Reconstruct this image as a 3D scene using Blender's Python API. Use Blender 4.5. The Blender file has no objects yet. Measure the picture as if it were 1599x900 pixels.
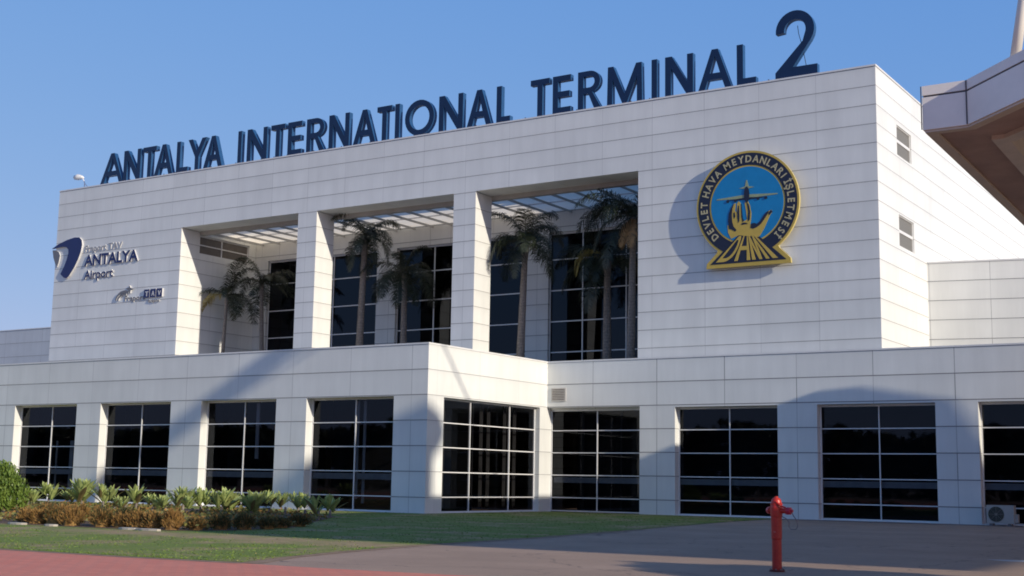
import bpy, math, random
from mathutils import Vector, Matrix, geometry
R = math.radians
scene = bpy.context.scene
COL = scene.collection

# ------------------------------------------------------------------ camera
cd = bpy.data.cameras.new('camera'); cam = bpy.data.objects.new('camera', cd); COL.objects.link(cam)
FX, YAW, PITCH, ROLL = 2069.985, -0.5701, 0.1451, 0.0169
fw = Vector((math.sin(YAW)*math.cos(PITCH), math.cos(YAW)*math.cos(PITCH), math.sin(PITCH)))
rt = Vector((math.cos(YAW), -math.sin(YAW), 0)); up = rt.cross(fw)
rt, up = rt*math.cos(ROLL)+up*math.sin(ROLL), -rt*math.sin(ROLL)+up*math.cos(ROLL)
M = Matrix((rt, up, -fw)).transposed().to_4x4(); M.translation = Vector((0, 0, 1.6))
cam.matrix_world = M
cd.sensor_width = 36; cd.lens = FX*36/1599; cd.clip_start = 0.1; cd.clip_end = 3000
scene.camera = cam

# ------------------------------------------------------------------ light
SUN = Vector((1, -0.2, 0.36))            # towards the sun
world = bpy.data.worlds.new('World'); scene.world = world; world.use_nodes = True
wn = world.node_tree; bg = wn.nodes['Background']
sky = wn.nodes.new('ShaderNodeTexSky'); sky.sky_type = 'NISHITA'; sky.sun_disc = False
sky.sun_elevation = math.atan2(SUN.z, math.hypot(SUN.x, SUN.y)); sky.sun_rotation = math.atan2(SUN.x, SUN.y)
sky.air_density = 1.0; sky.dust_density = 0.6; sky.ozone_density = 2.0; sky.altitude = 50
# hazy Mediterranean evening air: flatter gradient and deeper blue than the clear-sky model
SKYK = 0.115
def wnode(ty, **k):
    o = wn.nodes.new(ty)
    for a, v in k.items(): setattr(o, a, v)
    return o
ssep = wnode('ShaderNodeSeparateColor'); scom = wnode('ShaderNodeCombineColor'); wn.links.new(sky.outputs[0], ssep.inputs[0])
for ch, (gam, gain) in enumerate(((0.753, 0.608), (0.415, 0.568), (0.147, 0.784))):
    a_ = wnode('ShaderNodeMath', operation='MULTIPLY'); a_.inputs[1].default_value = SKYK; wn.links.new(ssep.outputs[ch], a_.inputs[0])
    b_ = wnode('ShaderNodeMath', operation='POWER'); b_.inputs[1].default_value = gam; wn.links.new(a_.outputs[0], b_.inputs[0])
    c_ = wnode('ShaderNodeMath', operation='MULTIPLY'); c_.inputs[1].default_value = gain*10; wn.links.new(b_.outputs[0], c_.inputs[0])
    wn.links.new(c_.outputs[0], scom.inputs[ch])
# the sky darkens towards the zenith
tc = wnode('ShaderNodeTexCoord'); tz = wnode('ShaderNodeSeparateXYZ'); wn.links.new(tc.outputs['Generated'], tz.inputs[0])
mr = wnode('ShaderNodeMapRange', interpolation_type='SMOOTHSTEP'); mr.inputs[1].default_value = 0.38; mr.inputs[2].default_value = 0.95
mr.inputs[3].default_value = 1.0; mr.inputs[4].default_value = 0.55; wn.links.new(tz.outputs[2], mr.inputs[0])
vm = wnode('ShaderNodeVectorMath', operation='SCALE'); wn.links.new(scom.outputs[0], vm.inputs[0]); wn.links.new(mr.outputs[0], vm.inputs['Scale'])
wn.links.new(vm.outputs[0], bg.inputs[0]); bg.inputs[1].default_value = 0.1
sd = bpy.data.lights.new('sun', 'SUN'); sd.energy = 4.3; sd.angle = R(0.7); sd.color = (1, 0.90, 0.74)
so = bpy.data.objects.new('sun', sd); COL.objects.link(so); so.rotation_euler = (-SUN).to_track_quat('-Z', 'Y').to_euler()
so.location = (60, -20, 60)
vs = scene.view_settings; vs.view_transform = 'Standard'; vs.look = 'None'; vs.exposure = 0; vs.gamma = 1
scene.render.engine = 'CYCLES'
scene.render.resolution_x, scene.render.resolution_y = 1024, 576
scene.cycles.filter_width = 1.8; scene.cycles.max_bounces = 8; scene.cycles.transparent_max_bounces = 12

# ------------------------------------------------------------------ helpers
class NT:
    def __init__(s, name):
        s.m = bpy.data.materials.new(name); s.m.use_nodes = True; s.t = s.m.node_tree
        s.b = s.t.nodes['Principled BSDF']; s.out = s.t.nodes['Material Output']
    def n(s, ty, **k):
        o = s.t.nodes.new(ty)
        for a, v in k.items(): setattr(o, a, v)
        return o
    def l(s, a, b): s.t.links.new(a, b)
    def val(s, x, sock):
        if isinstance(x, (int, float)): sock.default_value = x
        else: s.l(x, sock)
    def math(s, op, a, b=0.0, c=0.0, clamp=False):
        o = s.n('ShaderNodeMath', operation=op, use_clamp=clamp)
        for x, i in ((a, 0), (b, 1), (c, 2)): s.val(x, o.inputs[i])
        return o.outputs[0]
    def pos(s):
        g = s.n('ShaderNodeNewGeometry'); sp = s.n('ShaderNodeSeparateXYZ'); s.l(g.outputs['Position'], sp.inputs[0])
        return g.outputs['Position'], sp.outputs
    def noise(s, vec, scale, detail=3, rough=0.55, stretch=None):
        if stretch:
            mp = s.n('ShaderNodeMapping'); mp.inputs['Scale'].default_value = stretch; s.l(vec, mp.inputs[0]); vec = mp.outputs[0]
        o = s.n('ShaderNodeTexNoise'); s.l(vec, o.inputs['Vector']); o.inputs['Scale'].default_value = scale
        o.inputs['Detail'].default_value = detail; o.inputs['Roughness'].default_value = rough
        return o.outputs['Fac']
    def ramp(s, fac, stops):
        o = s.n('ShaderNodeValToRGB'); s.val(fac, o.inputs[0]); e = o.color_ramp.elements
        while len(e) < len(stops): e.new(0.5)
        for i, (p, c) in enumerate(stops):
            e[i].position = p; e[i].color = (*c, 1) if len(c) == 3 else c
        return o.outputs[0]
    def mix(s, fac, a, b, ty='MIX'):
        o = s.n('ShaderNodeMix', data_type='RGBA', blend_type=ty); s.val(fac, o.inputs[0])
        for x, i in ((a, 6), (b, 7)):
            if isinstance(x, tuple): o.inputs[i].default_value = (*x, 1)
            else: s.l(x, o.inputs[i])
        return o.outputs[2]
    def bump(s, h, strength=0.3, dist=0.02):
        o = s.n('ShaderNodeBump'); o.inputs['Strength'].default_value = strength; o.inputs['Distance'].default_value = dist
        s.l(h, o.inputs['Height']); s.l(o.outputs[0], s.b.inputs['Normal'])

def simple(name, col, rough=0.5, var=0.08, scale=6, metal=0, bump=0, spec=0.5):
    k = NT(name); p, _ = k.pos(); f = k.noise(p, scale, 4)
    lo = tuple(c*(1-var) for c in col); hi = tuple(min(1, c*(1+var)) for c in col)
    k.l(k.ramp(f, [(0.3, lo), (0.7, hi)]), k.b.inputs['Base Color'])
    k.b.inputs['Roughness'].default_value = rough; k.b.inputs['Metallic'].default_value = metal
    k.b.inputs['Specular IOR Level'].default_value = spec
    if bump: k.bump(f, bump, 0.02)
    return k.m

def cladding(name, axis, rowh, z0, pw, u0, base=(0.755, 0.765, 0.745), jw=0.032, vstr=0.75, dark=(0.20, 0.20, 0.21)):
    """aluminium panels: joints every rowh below z0, vertical joints every pw from u0"""
    k = NT(name); p, c = k.pos(); u = c[0] if axis == 'x' else c[1]
    zz = k.math('DIVIDE', k.math('SUBTRACT', c[2], z0), rowh); uu = k.math('DIVIDE', k.math('SUBTRACT', u, u0), pw)
    dz = k.math('MULTIPLY', k.math('ABSOLUTE', k.math('SUBTRACT', zz, k.math('ROUND', zz))), rowh)
    du = k.math('MULTIPLY', k.math('ABSOLUTE', k.math('SUBTRACT', uu, k.math('ROUND', uu))), pw)
    jz = k.math('LESS_THAN', dz, jw*0.6); ju = k.math('LESS_THAN', du, jw*0.5)
    rs = k.n('ShaderNodeCombineXYZ'); k.l(k.math('ROUND', uu), rs.inputs[0]); k.l(k.math('FLOOR', zz), rs.inputs[1])
    w2 = k.n('ShaderNodeTexWhiteNoise', noise_dimensions='2D'); k.l(rs.outputs[0], w2.inputs['Vector'])
    ju = k.math('MULTIPLY', ju, k.math('MULTIPLY_ADD', w2.outputs[0], 0.75, 0.25))
    ju = k.math('MULTIPLY', ju, vstr)
    j = k.math('MAXIMUM', jz, ju)
    cell = k.n('ShaderNodeCombineXYZ'); k.l(k.math('FLOOR', uu), cell.inputs[0]); k.l(k.math('FLOOR', zz), cell.inputs[1])
    w = k.n('ShaderNodeTexWhiteNoise', noise_dimensions='2D'); k.l(cell.outputs[0], w.inputs['Vector'])
    tint = k.math('MULTIPLY_ADD', w.outputs[0], 0.055, 0.97)
    st = k.noise(p, 1.0, 4, 0.6, stretch=(1.6, 1.6, 0.18)); big = k.noise(p, 0.25, 3)
    dirt = k.math('MULTIPLY_ADD', k.math('ADD', st, big), 0.24, 0.765)
    # grime gathers under each joint
    fz = k.math('FRACT', zz); grime = k.math('MULTIPLY', k.math('POWER', fz, 6), k.math('MULTIPLY', st, 0.20))
    f = k.math('SUBTRACT', k.math('MULTIPLY', tint, dirt), grime)
    col = k.mix(1.0, base, k.n('ShaderNodeRGB').outputs[0], 'MULTIPLY')
    cc = k.n('ShaderNodeCombineColor'); k.l(f, cc.inputs[0]); k.l(f, cc.inputs[1]); k.l(k.math('MULTIPLY', f, 0.995), cc.inputs[2])
    col = k.mix(1.0, base, cc.outputs[0], 'MULTIPLY')
    col = k.mix(j, col, dark)
    k.l(col, k.b.inputs['Base Color']); k.b.inputs['Roughness'].default_value = 0.42
    h = k.math('ADD', k.math('SUBTRACT', 1.0, j), k.math('MULTIPLY', k.noise(p, 0.9, 2), 0.6))
    k.bump(h, 0.35, 0.012)
    return k.m

class MB:
    def __init__(s): s.v = []; s.f = []; s.m = []
    def quad(s, *p, mi=0):
        i = len(s.v); s.v += [tuple(q) for q in p]; s.f.append(tuple(range(i, i+len(p)))); s.m.append(mi)
    def box(s, x0, x1, y0, y1, z0, z1, mi=0):
        i = len(s.v)
        s.v += [(x, y, z) for z in (z0, z1) for y in (y0, y1) for x in (x0, x1)]
        for q in ((0, 2, 3, 1), (4, 5, 7, 6), (0, 1, 5, 4), (2, 6, 7, 3), (0, 4, 6, 2), (1, 3, 7, 5)):
            s.f.append(tuple(i+a for a in q)); s.m.append(mi)
        return s
    def prism(s, pts, z0, z1, mi=0):
        """vertical prism from a convex or concave outline in XY"""
        i = len(s.v); n = len(pts); s.v += [(p[0], p[1], z0) for p in pts]+[(p[0], p[1], z1) for p in pts]
        tri = geometry.tessellate_polygon([[Vector((p[0], p[1], 0)) for p in pts]])
        for t in tri:
            s.f.append((i+t[2], i+t[1], i+t[0])); s.f.append((i+n+t[0], i+n+t[1], i+n+t[2])); s.m += [mi, mi]
        for a in range(n):
            b = (a+1) % n; s.f.append((i+a, i+b, i+n+b, i+n+a)); s.m.append(mi)
        return s
    def tube(s, pts, rad, n=10, mi=0, cap=True):
        pts = [Vector(p) for p in pts]; base = len(s.v); prev = None
        for k, p in enumerate(pts):
            d = (pts[min(k+1, len(pts)-1)]-pts[max(k-1, 0)]).normalized()
            a = d.cross(Vector((0, 0, 1))) if prev is None else prev-d*prev.dot(d)
            if a.length < 1e-4: a = d.cross(Vector((1, 0, 0)))
            a.normalize(); b = d.cross(a); prev = a
            r = rad[k] if isinstance(rad, (list, tuple)) else rad
            for q in range(n):
                t = 2*math.pi*q/n; s.v.append(tuple(p+a*math.cos(t)*r+b*math.sin(t)*r))
        for k in range(len(pts)-1):
            for q in range(n):
                s.f.append((base+k*n+q, base+k*n+(q+1) % n, base+(k+1)*n+(q+1) % n, base+(k+1)*n+q)); s.m.append(mi)
        if cap:
            s.f.append(tuple(base+q for q in range(n))[::-1]); s.f.append(tuple(base+(len(pts)-1)*n+q for q in range(n))); s.m += [mi, mi]
        return s
    def build(s, name, mats, parent=None, smooth=False, local=False):
        me = bpy.data.meshes.new(name); me.from_pydata(s.v, [], s.f); me.validate()
        for mt in (mats if isinstance(mats, (list, tuple)) else [mats]): me.materials.append(mt)
        if len(me.materials) > 1 and len(me.polygons) == len(s.m): me.polygons.foreach_set('material_index', s.m)
        if smooth: me.polygons.foreach_set('use_smooth', [True]*len(me.polygons))
        me.update(); o = bpy.data.objects.new(name, me); COL.objects.link(o)
        if parent:
            o.parent = parent
            if not local: o.matrix_parent_inverse = root_matrix(parent).inverted()
        return o

def root_matrix(o):
    m = Matrix.LocRotScale(o.location, o.rotation_euler, o.scale)
    if o.parent: m = root_matrix(o.parent) @ o.matrix_parent_inverse @ m
    return m

def tag(o, label=None, cat=None, group=None, kind=None):
    if label: o['label'] = label
    if cat: o['category'] = cat
    if group: o['group'] = group
    if kind: o['kind'] = kind
    return o
def thing(name, loc, label, cat, group=None, rz=0):
    o = bpy.data.objects.new(name, None); o.empty_display_size = 0.3; COL.objects.link(o); o.location = loc; o.rotation_euler = (0, 0, rz)
    return tag(o, label, cat, group)

def wall(axis, face, thick, u0, u1, z0, z1, holes, skip_back=False):
    """wall with openings as one closed solid; axis 'x': runs along X at y=face, going back to y=face+thick"""
    us = sorted({u0, u1, *[h[0] for h in holes], *[h[1] for h in holes]}); zs = sorted({z0, z1, *[h[2] for h in holes], *[h[3] for h in holes]})
    def solid(i, j):
        if i < 0 or j < 0 or i >= len(us)-1 or j >= len(zs)-1: return False
        cu, cz = (us[i]+us[i+1])/2, (zs[j]+zs[j+1])/2
        return not any(h[0] < cu < h[1] and h[2] < cz < h[3] for h in holes)
    P = (lambda u, d, z: (u, face+d, z)) if axis == 'x' else (lambda u, d, z: (face+d, u, z))
    m = MB()
    for i in range(len(us)-1):
        for j in range(len(zs)-1):
            if not solid(i, j): continue
            a, b, c, d = us[i], us[i+1], zs[j], zs[j+1]
            m.quad(P(a, 0, c), P(b, 0, c), P(b, 0, d), P(a, 0, d)); m.quad(P(b, thick, c), P(a, thick, c), P(a, thick, d), P(b, thick, d))
            if not solid(i-1, j): m.quad(P(a, thick, c), P(a, 0, c), P(a, 0, d), P(a, thick, d), mi=1)
            if not solid(i+1, j): m.quad(P(b, 0, c), P(b, thick, c), P(b, thick, d), P(b, 0, d), mi=1)
            if not solid(i, j-1): m.quad(P(a, thick, c), P(b, thick, c), P(b, 0, c), P(a, 0, c))
            if not solid(i, j+1): m.quad(P(a, 0, d), P(b, 0, d), P(b, thick, d), P(a, thick, d))
    return m

# ------------------------------------------------------------------ materials
UP_F = cladding('upper_front_panels', 'x', 0.991, 21.80, 3.145, -19.68, vstr=.5, dark=(.27, .27, .275))
UP_S = cladding('upper_side_panels', 'y', 0.991, 21.80, 3.145, 64.5, jw=.028, vstr=.4, dark=(0.34, 0.335, 0.32))
LO_L = cladding('wing_front_panels', 'x', 1.2455, 7.005, 3.90, -39.38, jw=0.038, vstr=0.6, dark=(.24, .24, .245))
LO_R = cladding('lower_wall_panels', 'x', 1.2455, 7.005, 3.89, -31.58, jw=0.04, vstr=0.95)
LO_S = cladding('wing_side_panels', 'y', 1.2455, 7.005, 3.78, 56.95, jw=0.03, vstr=0.35, dark=(0.38, 0.38, 0.38))
ANX = cladding('annex_panels', 'x', 1.07, 13.96, 3.1, -16.5, vstr=0.8)
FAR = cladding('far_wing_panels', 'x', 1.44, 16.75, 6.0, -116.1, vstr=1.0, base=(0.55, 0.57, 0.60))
PLAIN = simple('white_coping', (0.74, 0.74, 0.73), 0.4, 0.05, 2)
SOFF = simple('soffit_paint', (0.42, 0.40, 0.37), 0.7, 0.08, 1.5)
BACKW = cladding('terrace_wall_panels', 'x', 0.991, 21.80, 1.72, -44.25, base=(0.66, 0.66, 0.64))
FRAME = simple('window_frame_aluminium', (0.74, 0.74, 0.74), 0.35, 0.05, 4, metal=0.0)
FRAMED = simple('dark_window_frame', (0.16, 0.16, 0.17), 0.4, 0.05, 4)
ROOFM = simple('roof_gravel', (0.30, 0.29, 0.27), 0.9, 0.2, 8)
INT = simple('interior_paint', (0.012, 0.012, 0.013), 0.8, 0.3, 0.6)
INTR = simple('interior_ledge', (0.72, 0.73, 0.75), 0.6, 0.1, 2)
BLIND = simple('window_blind', (0.05, 0.048, 0.046), 0.8, 0.1, 2)

def glass(name, tint, refl=1.0):
    k = NT(name); t = k.t; t.nodes.remove(k.b)
    tr = k.n('ShaderNodeBsdfTransparent'); tr.inputs[0].default_value = (*tint, 1)
    gl = k.n('ShaderNodeBsdfGlossy'); gl.inputs['Roughness'].default_value = 0.02; gl.inputs[0].default_value = (0.75*refl, 0.8*refl, 0.9*refl, 1)
    p, c = k.pos(); nz = k.noise(p, 0.35, 1); bu = k.n('ShaderNodeBump'); bu.inputs['Strength'].default_value = 0.12; bu.inputs['Distance'].default_value = 0.03
    k.l(nz, bu.inputs['Height']); k.l(bu.outputs[0], gl.inputs['Normal'])
    fr = k.n('ShaderNodeFresnel'); fr.inputs[0].default_value = 1.5
    mx = k.n('ShaderNodeMixShader'); k.l(fr.outputs[0], mx.inputs[0]); k.l(tr.outputs[0], mx.inputs[1]); k.l(gl.outputs[0], mx.inputs[2])
    k.l(mx.outputs[0], k.out.inputs[0]); return k.m
GLASS = glass('tinted_glass', (0.5, 0.51, 0.54), .6)
GLASSD = glass('dark_tinted_glass', (0.10, 0.11, 0.14), .7)

# ------------------------------------------------------------------ ground
def ground_sheet(name, pts, z, mat, kind='structure', holes=None):
    m = MB(); tri = geometry.tessellate_polygon([[Vector((p[0], p[1], 0)) for p in pts]])
    m.v = [(p[0], p[1], z) for p in pts]
    for t in tri:
        a, b, c = (Vector(m.v[q]) for q in t)
        m.f.append(t if (b-a).cross(c-a).z > 0 else t[::-1]); m.m.append(0)
    o = m.build(name, mat); o['kind'] = kind; return o

k = NT('asphalt'); p, c = k.pos()
f1 = k.noise(p, 60, 3); f2 = k.noise(p, 0.35, 5, 0.6); f3 = k.noise(p, 4, 4)
a = k.ramp(f2, [(0.3, (0.37, 0.25, 0.175)), (0.55, (0.44, 0.30, 0.21)), (0.75, (0.50, 0.345, 0.25))])
a = k.mix(k.math('MULTIPLY', f3, 0.35), a, (0.22, 0.17, 0.155))
sp = k.ramp(f1, [(0.35, (0.7, 0.7, 0.7)), (0.65, (1.25, 1.25, 1.25))]); a = k.mix(1.0, a, sp, 'MULTIPLY')
vo = k.n('ShaderNodeTexVoronoi', feature='DISTANCE_TO_EDGE'); vo.inputs['Scale'].default_value = 0.16
mp = k.n('ShaderNodeMapping'); k.l(p, mp.inputs[0]); ns = k.n('ShaderNodeTexNoise'); ns.inputs['Scale'].default_value = 0.8; ns.inputs['Detail'].default_value = 5; k.l(p, ns.inputs['Vector'])
ad = k.n('ShaderNodeVectorMath', operation='MULTIPLY_ADD'); k.l(ns.outputs['Color'], ad.inputs[0]); ad.inputs[1].default_value = (2.5, 2.5, 0); k.l(p, ad.inputs[2]); k.l(ad.outputs[0], vo.inputs['Vector'])
crack = k.math('MULTIPLY', k.math('LESS_THAN', vo.outputs[0], 0.0035), 0.55)
a = k.mix(crack, a, (0.09, 0.075, 0.07))
k.l(a, k.b.inputs['Base Color']); k.b.inputs['Roughness'].default_value = 0.85; k.bump(f1, 0.5, 0.01)
ASPH = k.m
ground_sheet('ground', [(-1500, -1500), (1500, -1500), (1500, 1500), (-1500, 1500)], 0.0, ASPH)

k = NT('red_paving'); p, c = k.pos()
br = k.n('ShaderNodeTexBrick'); br.inputs['Scale'].default_value = 1.0; br.inputs['Brick Width'].default_value = 0.4; br.inputs['Row Height'].default_value = 0.2
br.inputs['Mortar Size'].default_value = 0.012; k.l(p, br.inputs['Vector'])
br.inputs['Color1'].default_value = (0.76, 0.205, 0.125, 1); br.inputs['Color2'].default_value = (0.82, 0.25, 0.155, 1); br.inputs['Mortar'].default_value = (0.45, 0.19, 0.15, 1)
f2 = k.noise(p, 0.5, 5, 0.6); a = k.mix(k.math('MULTIPLY', f2, 0.45), br.outputs[0], (0.52, 0.27, 0.22))
k.l(a, k.b.inputs['Base Color']); k.b.inputs['Roughness'].default_value = 0.85; k.bump(k.noise(p, 40, 3), 0.4, 0.01)
red = [(-140, 18.36), (-24.54, 18.32), (-20.75, 18.42), (-17.95, 18.66), (-15.83, 18.7), (-13.4, 19.0), (-11.6, 19.35), (-10.2, 19.9), (-8, 19.6), (-4, 14), (0, 2), (2, -30), (-140, -30)]
ground_sheet('red_paving', red, 0.004, k.m)

k = NT('lawn_grass'); p, c = k.pos()
f1 = k.noise(p, 18, 4); f2 = k.noise(p, 0.45, 5, 0.62); f3 = k.noise(p, 2.2, 4)
g = k.ramp(f1, [(0.25, (0.105, 0.165, 0.018)), (0.5, (0.165, 0.225, 0.030)), (0.75, (0.25, 0.29, 0.05))])
dry = k.ramp(f3, [(0.3, (0.34, 0.22, 0.12)), (0.7, (0.46, 0.33, 0.18))])
g = k.mix(k.ramp(f2, [(0.48, (0, 0, 0)), (0.62, (0.8, 0.8, 0.8))]), g, dry)
# a worn, dried-out band runs across the lawn in front of the bed
wob = k.math('MULTIPLY_ADD', k.noise(p, 0.6, 4), 3.0, -1.5); dd_ = k.math('ABSOLUTE', k.math('SUBTRACT', k.math('ADD', c[1], wob), 26.2))
band = k.math('SUBTRACT', 1.25, k.math('MULTIPLY', dd_, 0.75), clamp=True); xr = k.math('MULTIPLY', k.math('ADD', c[0], 34.0), 0.3, clamp=True)
band = k.math('MULTIPLY', k.math('MULTIPLY', band, xr), k.math('MULTIPLY_ADD', f3, 1.4, 0.0), clamp=True)
g = k.mix(band, g, dry)
k.l(g, k.b.inputs['Base Color']); k.b.inputs['Roughness'].default_value = 0.9; k.bump(f1, 0.8, 0.04)
LAWN = k.m
lawn = [(-140, 18.45), (-24.54, 18.40), (-20.75, 18.50), (-18.0, 18.82), (-18.7, 20.85), (-19.27, 23.16), (-19.93, 26.89), (-20.5, 33.64), (-21.84, 42.78), (-23.74, 54.43), (-24.8, 63.6), (-38.3, 63.6), (-38.3, 52.3), (-140, 52.3)]
# raised, gently uneven sheet
def lawn_height(x, y):
    return 0.045+0.03*math.sin(x*0.5+1)*math.sin(y*0.43)+0.02*math.sin(x*1.7+y*1.1)
ground_sheet('lawn_base', lawn, 0.012, LAWN)
k = NT('bed_soil'); p, c = k.pos(); f = k.noise(p, 6, 5); k.l(k.ramp(f, [(0.3, (0.09, 0.055, 0.035)), (0.7, (0.22, 0.14, 0.085))]), k.b.inputs['Base Color'])
k.b.inputs['Roughness'].default_value = 0.95; k.bump(f, 1, 0.05)
soil = [(-60, 27.5), (-46, 27.3), (-38, 27.45), (-35.4, 27.45), (-32, 27.5), (-29.6, 27.9), (-28.6, 29.3), (-29.4, 33), (-32.5, 37.5), (-34.5, 40.5), (-37, 44.2), (-41, 46.6), (-60, 48.5)]
ground_sheet('planting_bed', soil, 0.020, k.m)
# bare worn earth patch ribbons at lawn edge
ground_sheet('worn_earth', [(-60, 18.2), (-24.5, 18.12), (-20.7, 18.24), (-17.9, 18.5), (-17.6, 18.95), (-18.45, 20.9), (-19.0, 23.2), (-19.65, 26.9), (-20.2, 33.6), (-21.6, 42.8), (-22.0, 42.8), (-20.8, 33.6), (-20.2, 26.9), (-19.6, 23.3), (-19.0, 21.0), (-18.3, 19.15), (-20.7, 18.75), (-24.5, 18.6), (-60, 18.7)], 0.008,
             simple('worn_earth', (0.30, 0.20, 0.13), 0.95, 0.25, 3, bump=0.4))

def in_poly(x, y, P):
    r = False
    for i in range(len(P)):
        (x1, y1), (x2, y2) = P[i], P[i-1]
        if (y1 > y) != (y2 > y) and x < (x2-x1)*(y-y1)/(y2-y1)+x1: r = not r
    return r
rnd = random.Random(4)
m = MB(); n = 0
from mathutils import noise as mno
while n < 46000:
    # denser near the pavement where the blades show largest
    y = 18.5+(rnd.random()**1.7)*44; x = -17.9-rnd.random()*42
    if not in_poly(x, y, lawn) or in_poly(x, y, soil): continue
    if mno.noise(Vector((x*0.45, y*0.45, 3))) > 0.2 and rnd.random() < 0.9: continue
    if abs(y-26.2-.35*math.sin(x*.9)) < 1.1 and -34 < x and rnd.random() < .93: continue
    if rnd.random() < .35: n += 1; continue
    n += 1; h = rnd.uniform(0.015, 0.04); w = rnd.uniform(0.008, 0.02)*(1+y/50); t = rnd.random()*6.28
    dx, dy = math.cos(t)*w, math.sin(t)*w; lx, ly = rnd.uniform(-.03, .03), rnd.uniform(-.03, .03)
    m.quad((x-dx, y-dy, 0.01), (x+dx, y+dy, 0.01), (x+lx, y+ly, h), mi=0 if rnd.random() < 0.97 else 1)
G1 = simple('grass_blade', (0.14, 0.21, 0.03), 0.7, 0.3, 3); G2 = simple('dry_grass_blade', (0.26, 0.22, 0.09), 0.8, 0.25, 3)
tag(m.build('grass', [G1, G2]), 'short patchy green lawn grass in front of the terminal', 'grass', kind='stuff')
# painted line fragment on the road at the right
ground_sheet('road_marking', [(-7.55, 32.3), (-6.4, 32.9), (-3.0, 33.2), (-3.0, 32.85), (-5.6, 32.35), (-6.9, 31.85)], 0.004, simple('worn_white_paint', (0.55, 0.55, 0.53), 0.8, 0.3, 5))
ground_sheet('paved_strip', [(-24.4, 61.6), (-24.7, 63.68), (30, 63.68), (30, 61.8)], 0.004, simple('concrete_strip', (0.24, 0.18, 0.15), 0.9, 0.15, 2))
ground_sheet('asphalt_joint', [(-22.7, 57.0), (-22.72, 57.12), (30, 56.4), (30, 56.28)], 0.004, simple('pale_joint', (0.42, 0.33, 0.27), 0.9, 0.2, 2))

# ------------------------------------------------------------------ terminal building
term = thing('terminal_building', (-45, 64, 0), 'white panelled airport terminal with tall recessed palm terrace and dark gridded windows', 'building')
YL, YR, YU, XC, XUL, XUR, ZR = 52.41, 63.73, 64.5, -38.39, -82.3, -19.68, 22.81
OP = [(-68.97, -58.15), (-56.55, -45.66), (-44.05, -33.12)]
# upper block
wall('x', YU, 1.75, XUL, XUR, 8.0, ZR, [(a, b, 8.35, 18.87) for a, b in OP]).build('upper_front_wall', [UP_F, UP_S], term)
# faces of that wall that look along X get the side panels; they belong to the piers' reveals
side_holes = [(67.95, 70.6, 18.95, 20.57), (67.98, 70.68, 14.08, 15.75)]
wall('y', XUR-0.6, 0.6, YU+1.75, 112, 8.0, ZR, side_holes).build('upper_side_wall', UP_S, term)
wall('y', XUL, 0.6, YU+1.75, 112, 0, ZR, []).build('upper_end_wall', UP_S, term)
terr_hole = (65.4+0.9, 71.3, 17.3, 18.62)
wall('y', -69.4, 0.43, YU+1.75, 72.0, 8.0, ZR, [terr_hole]).build('terrace_side_wall', UP_S, term)
wall('y', -33.12, 0.4, YU+1.75, 72.0, 8.0, ZR, []).build('terrace_side_wall', UP_S, term)
BW = [(-67.7, -57.4), (-55.7, -45.1), (-43.4, -33.2)]
wall('x', 72.0, 0.4, -69.4, -32.72, 8.0, 22.0, [(a, b, 8.25, 17.5) for a, b in BW]).build('terrace_back_wall', BACKW, term)
m = MB(); m.box(XUL+0.6, -69.4, YU+1.75, 112, 22.0, 22.3); m.box(-69.4, -32.72, 72.4, 112, 22.003, 22.3); m.box(-32.72, XUR-0.6, YU+1.75, 112, 22.0, 22.3)
m.build('upper_roof', ROOFM, term)
m = MB(); m.box(XUL-0.03, XUR+0.03, YU-0.03, YU+1.8, ZR, ZR+0.09); m.box(XUR-0.65, XUR+0.03, YU+1.8, 112, ZR, ZR+0.09); m.box(XUL-0.03, XUL+0.65, YU+1.8, 112, ZR, ZR+0.09)
m.build('upper_coping', PLAIN, term)
MB().box(XUL, XUR, 111.6, 112.2, 0, ZR).build('upper_rear_wall', UP_F, term)
m = MB(); m.box(-69.0, -33.12, 66.25, 72.0, 8.02, 8.20); m.build('terrace_floor', ROOFM, term)
MB().box(-69.4, -32.72, 75.5, 75.7, 8.0, 22).build('terrace_interior_wall', INT, term)

def window(x0, x1, z0, z1, y, bars, mulls, axis='x', parent=term, mat=FRAME, gm=GLASS, t=0.05, label=None, sill=0.06, top=0.10):
    """frame with a pane sub-part. axis x: plane y, facing -y; axis y: plane x=y, facing +x"""
    P = (lambda u, d, z: (u, y+d, z)) if axis == 'x' else (lambda u, d, z: (y-d, u, z))
    m = MB()
    def bx(u0, u1, d0, d1, a, b):
        p, q = P(u0, d0, a), P(u1, d1, b); m.box(min(p[0], q[0]), max(p[0], q[0]), min(p[1], q[1]), max(p[1], q[1]), a, b)
    bx(x0, x1, 0, .10, z0, z0+sill); bx(x0, x1, 0, .10, z1-top, z1)
    bx(x0, x0+.05, 0.004, .096, z0+sill, z1-top); bx(x1-.05, x1, 0.004, .096, z0+sill, z1-top)
    for b in bars: bx(x0+.05, x1-.05, .01, .09, b-t/2, b+t/2)
    for u in mulls: bx(u-t/2, u+t/2, -.004, .094, z0+sill, z1-top)
    w = m.build('window', mat, parent)
    g = MB(); a, b, c, d = P(x0+.03, .05, z0+.03), P(x1-.03, .05, z0+.03), P(x1-.03, .05, z1-.03), P(x0+.03, .05, z1-.03)
    g.quad(a, b, c, d); g.build('pane', gm, w)
    if label: w['label'] = label
    return w

BARS = [4.465, 3.24, 2.01, 0.78]
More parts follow.
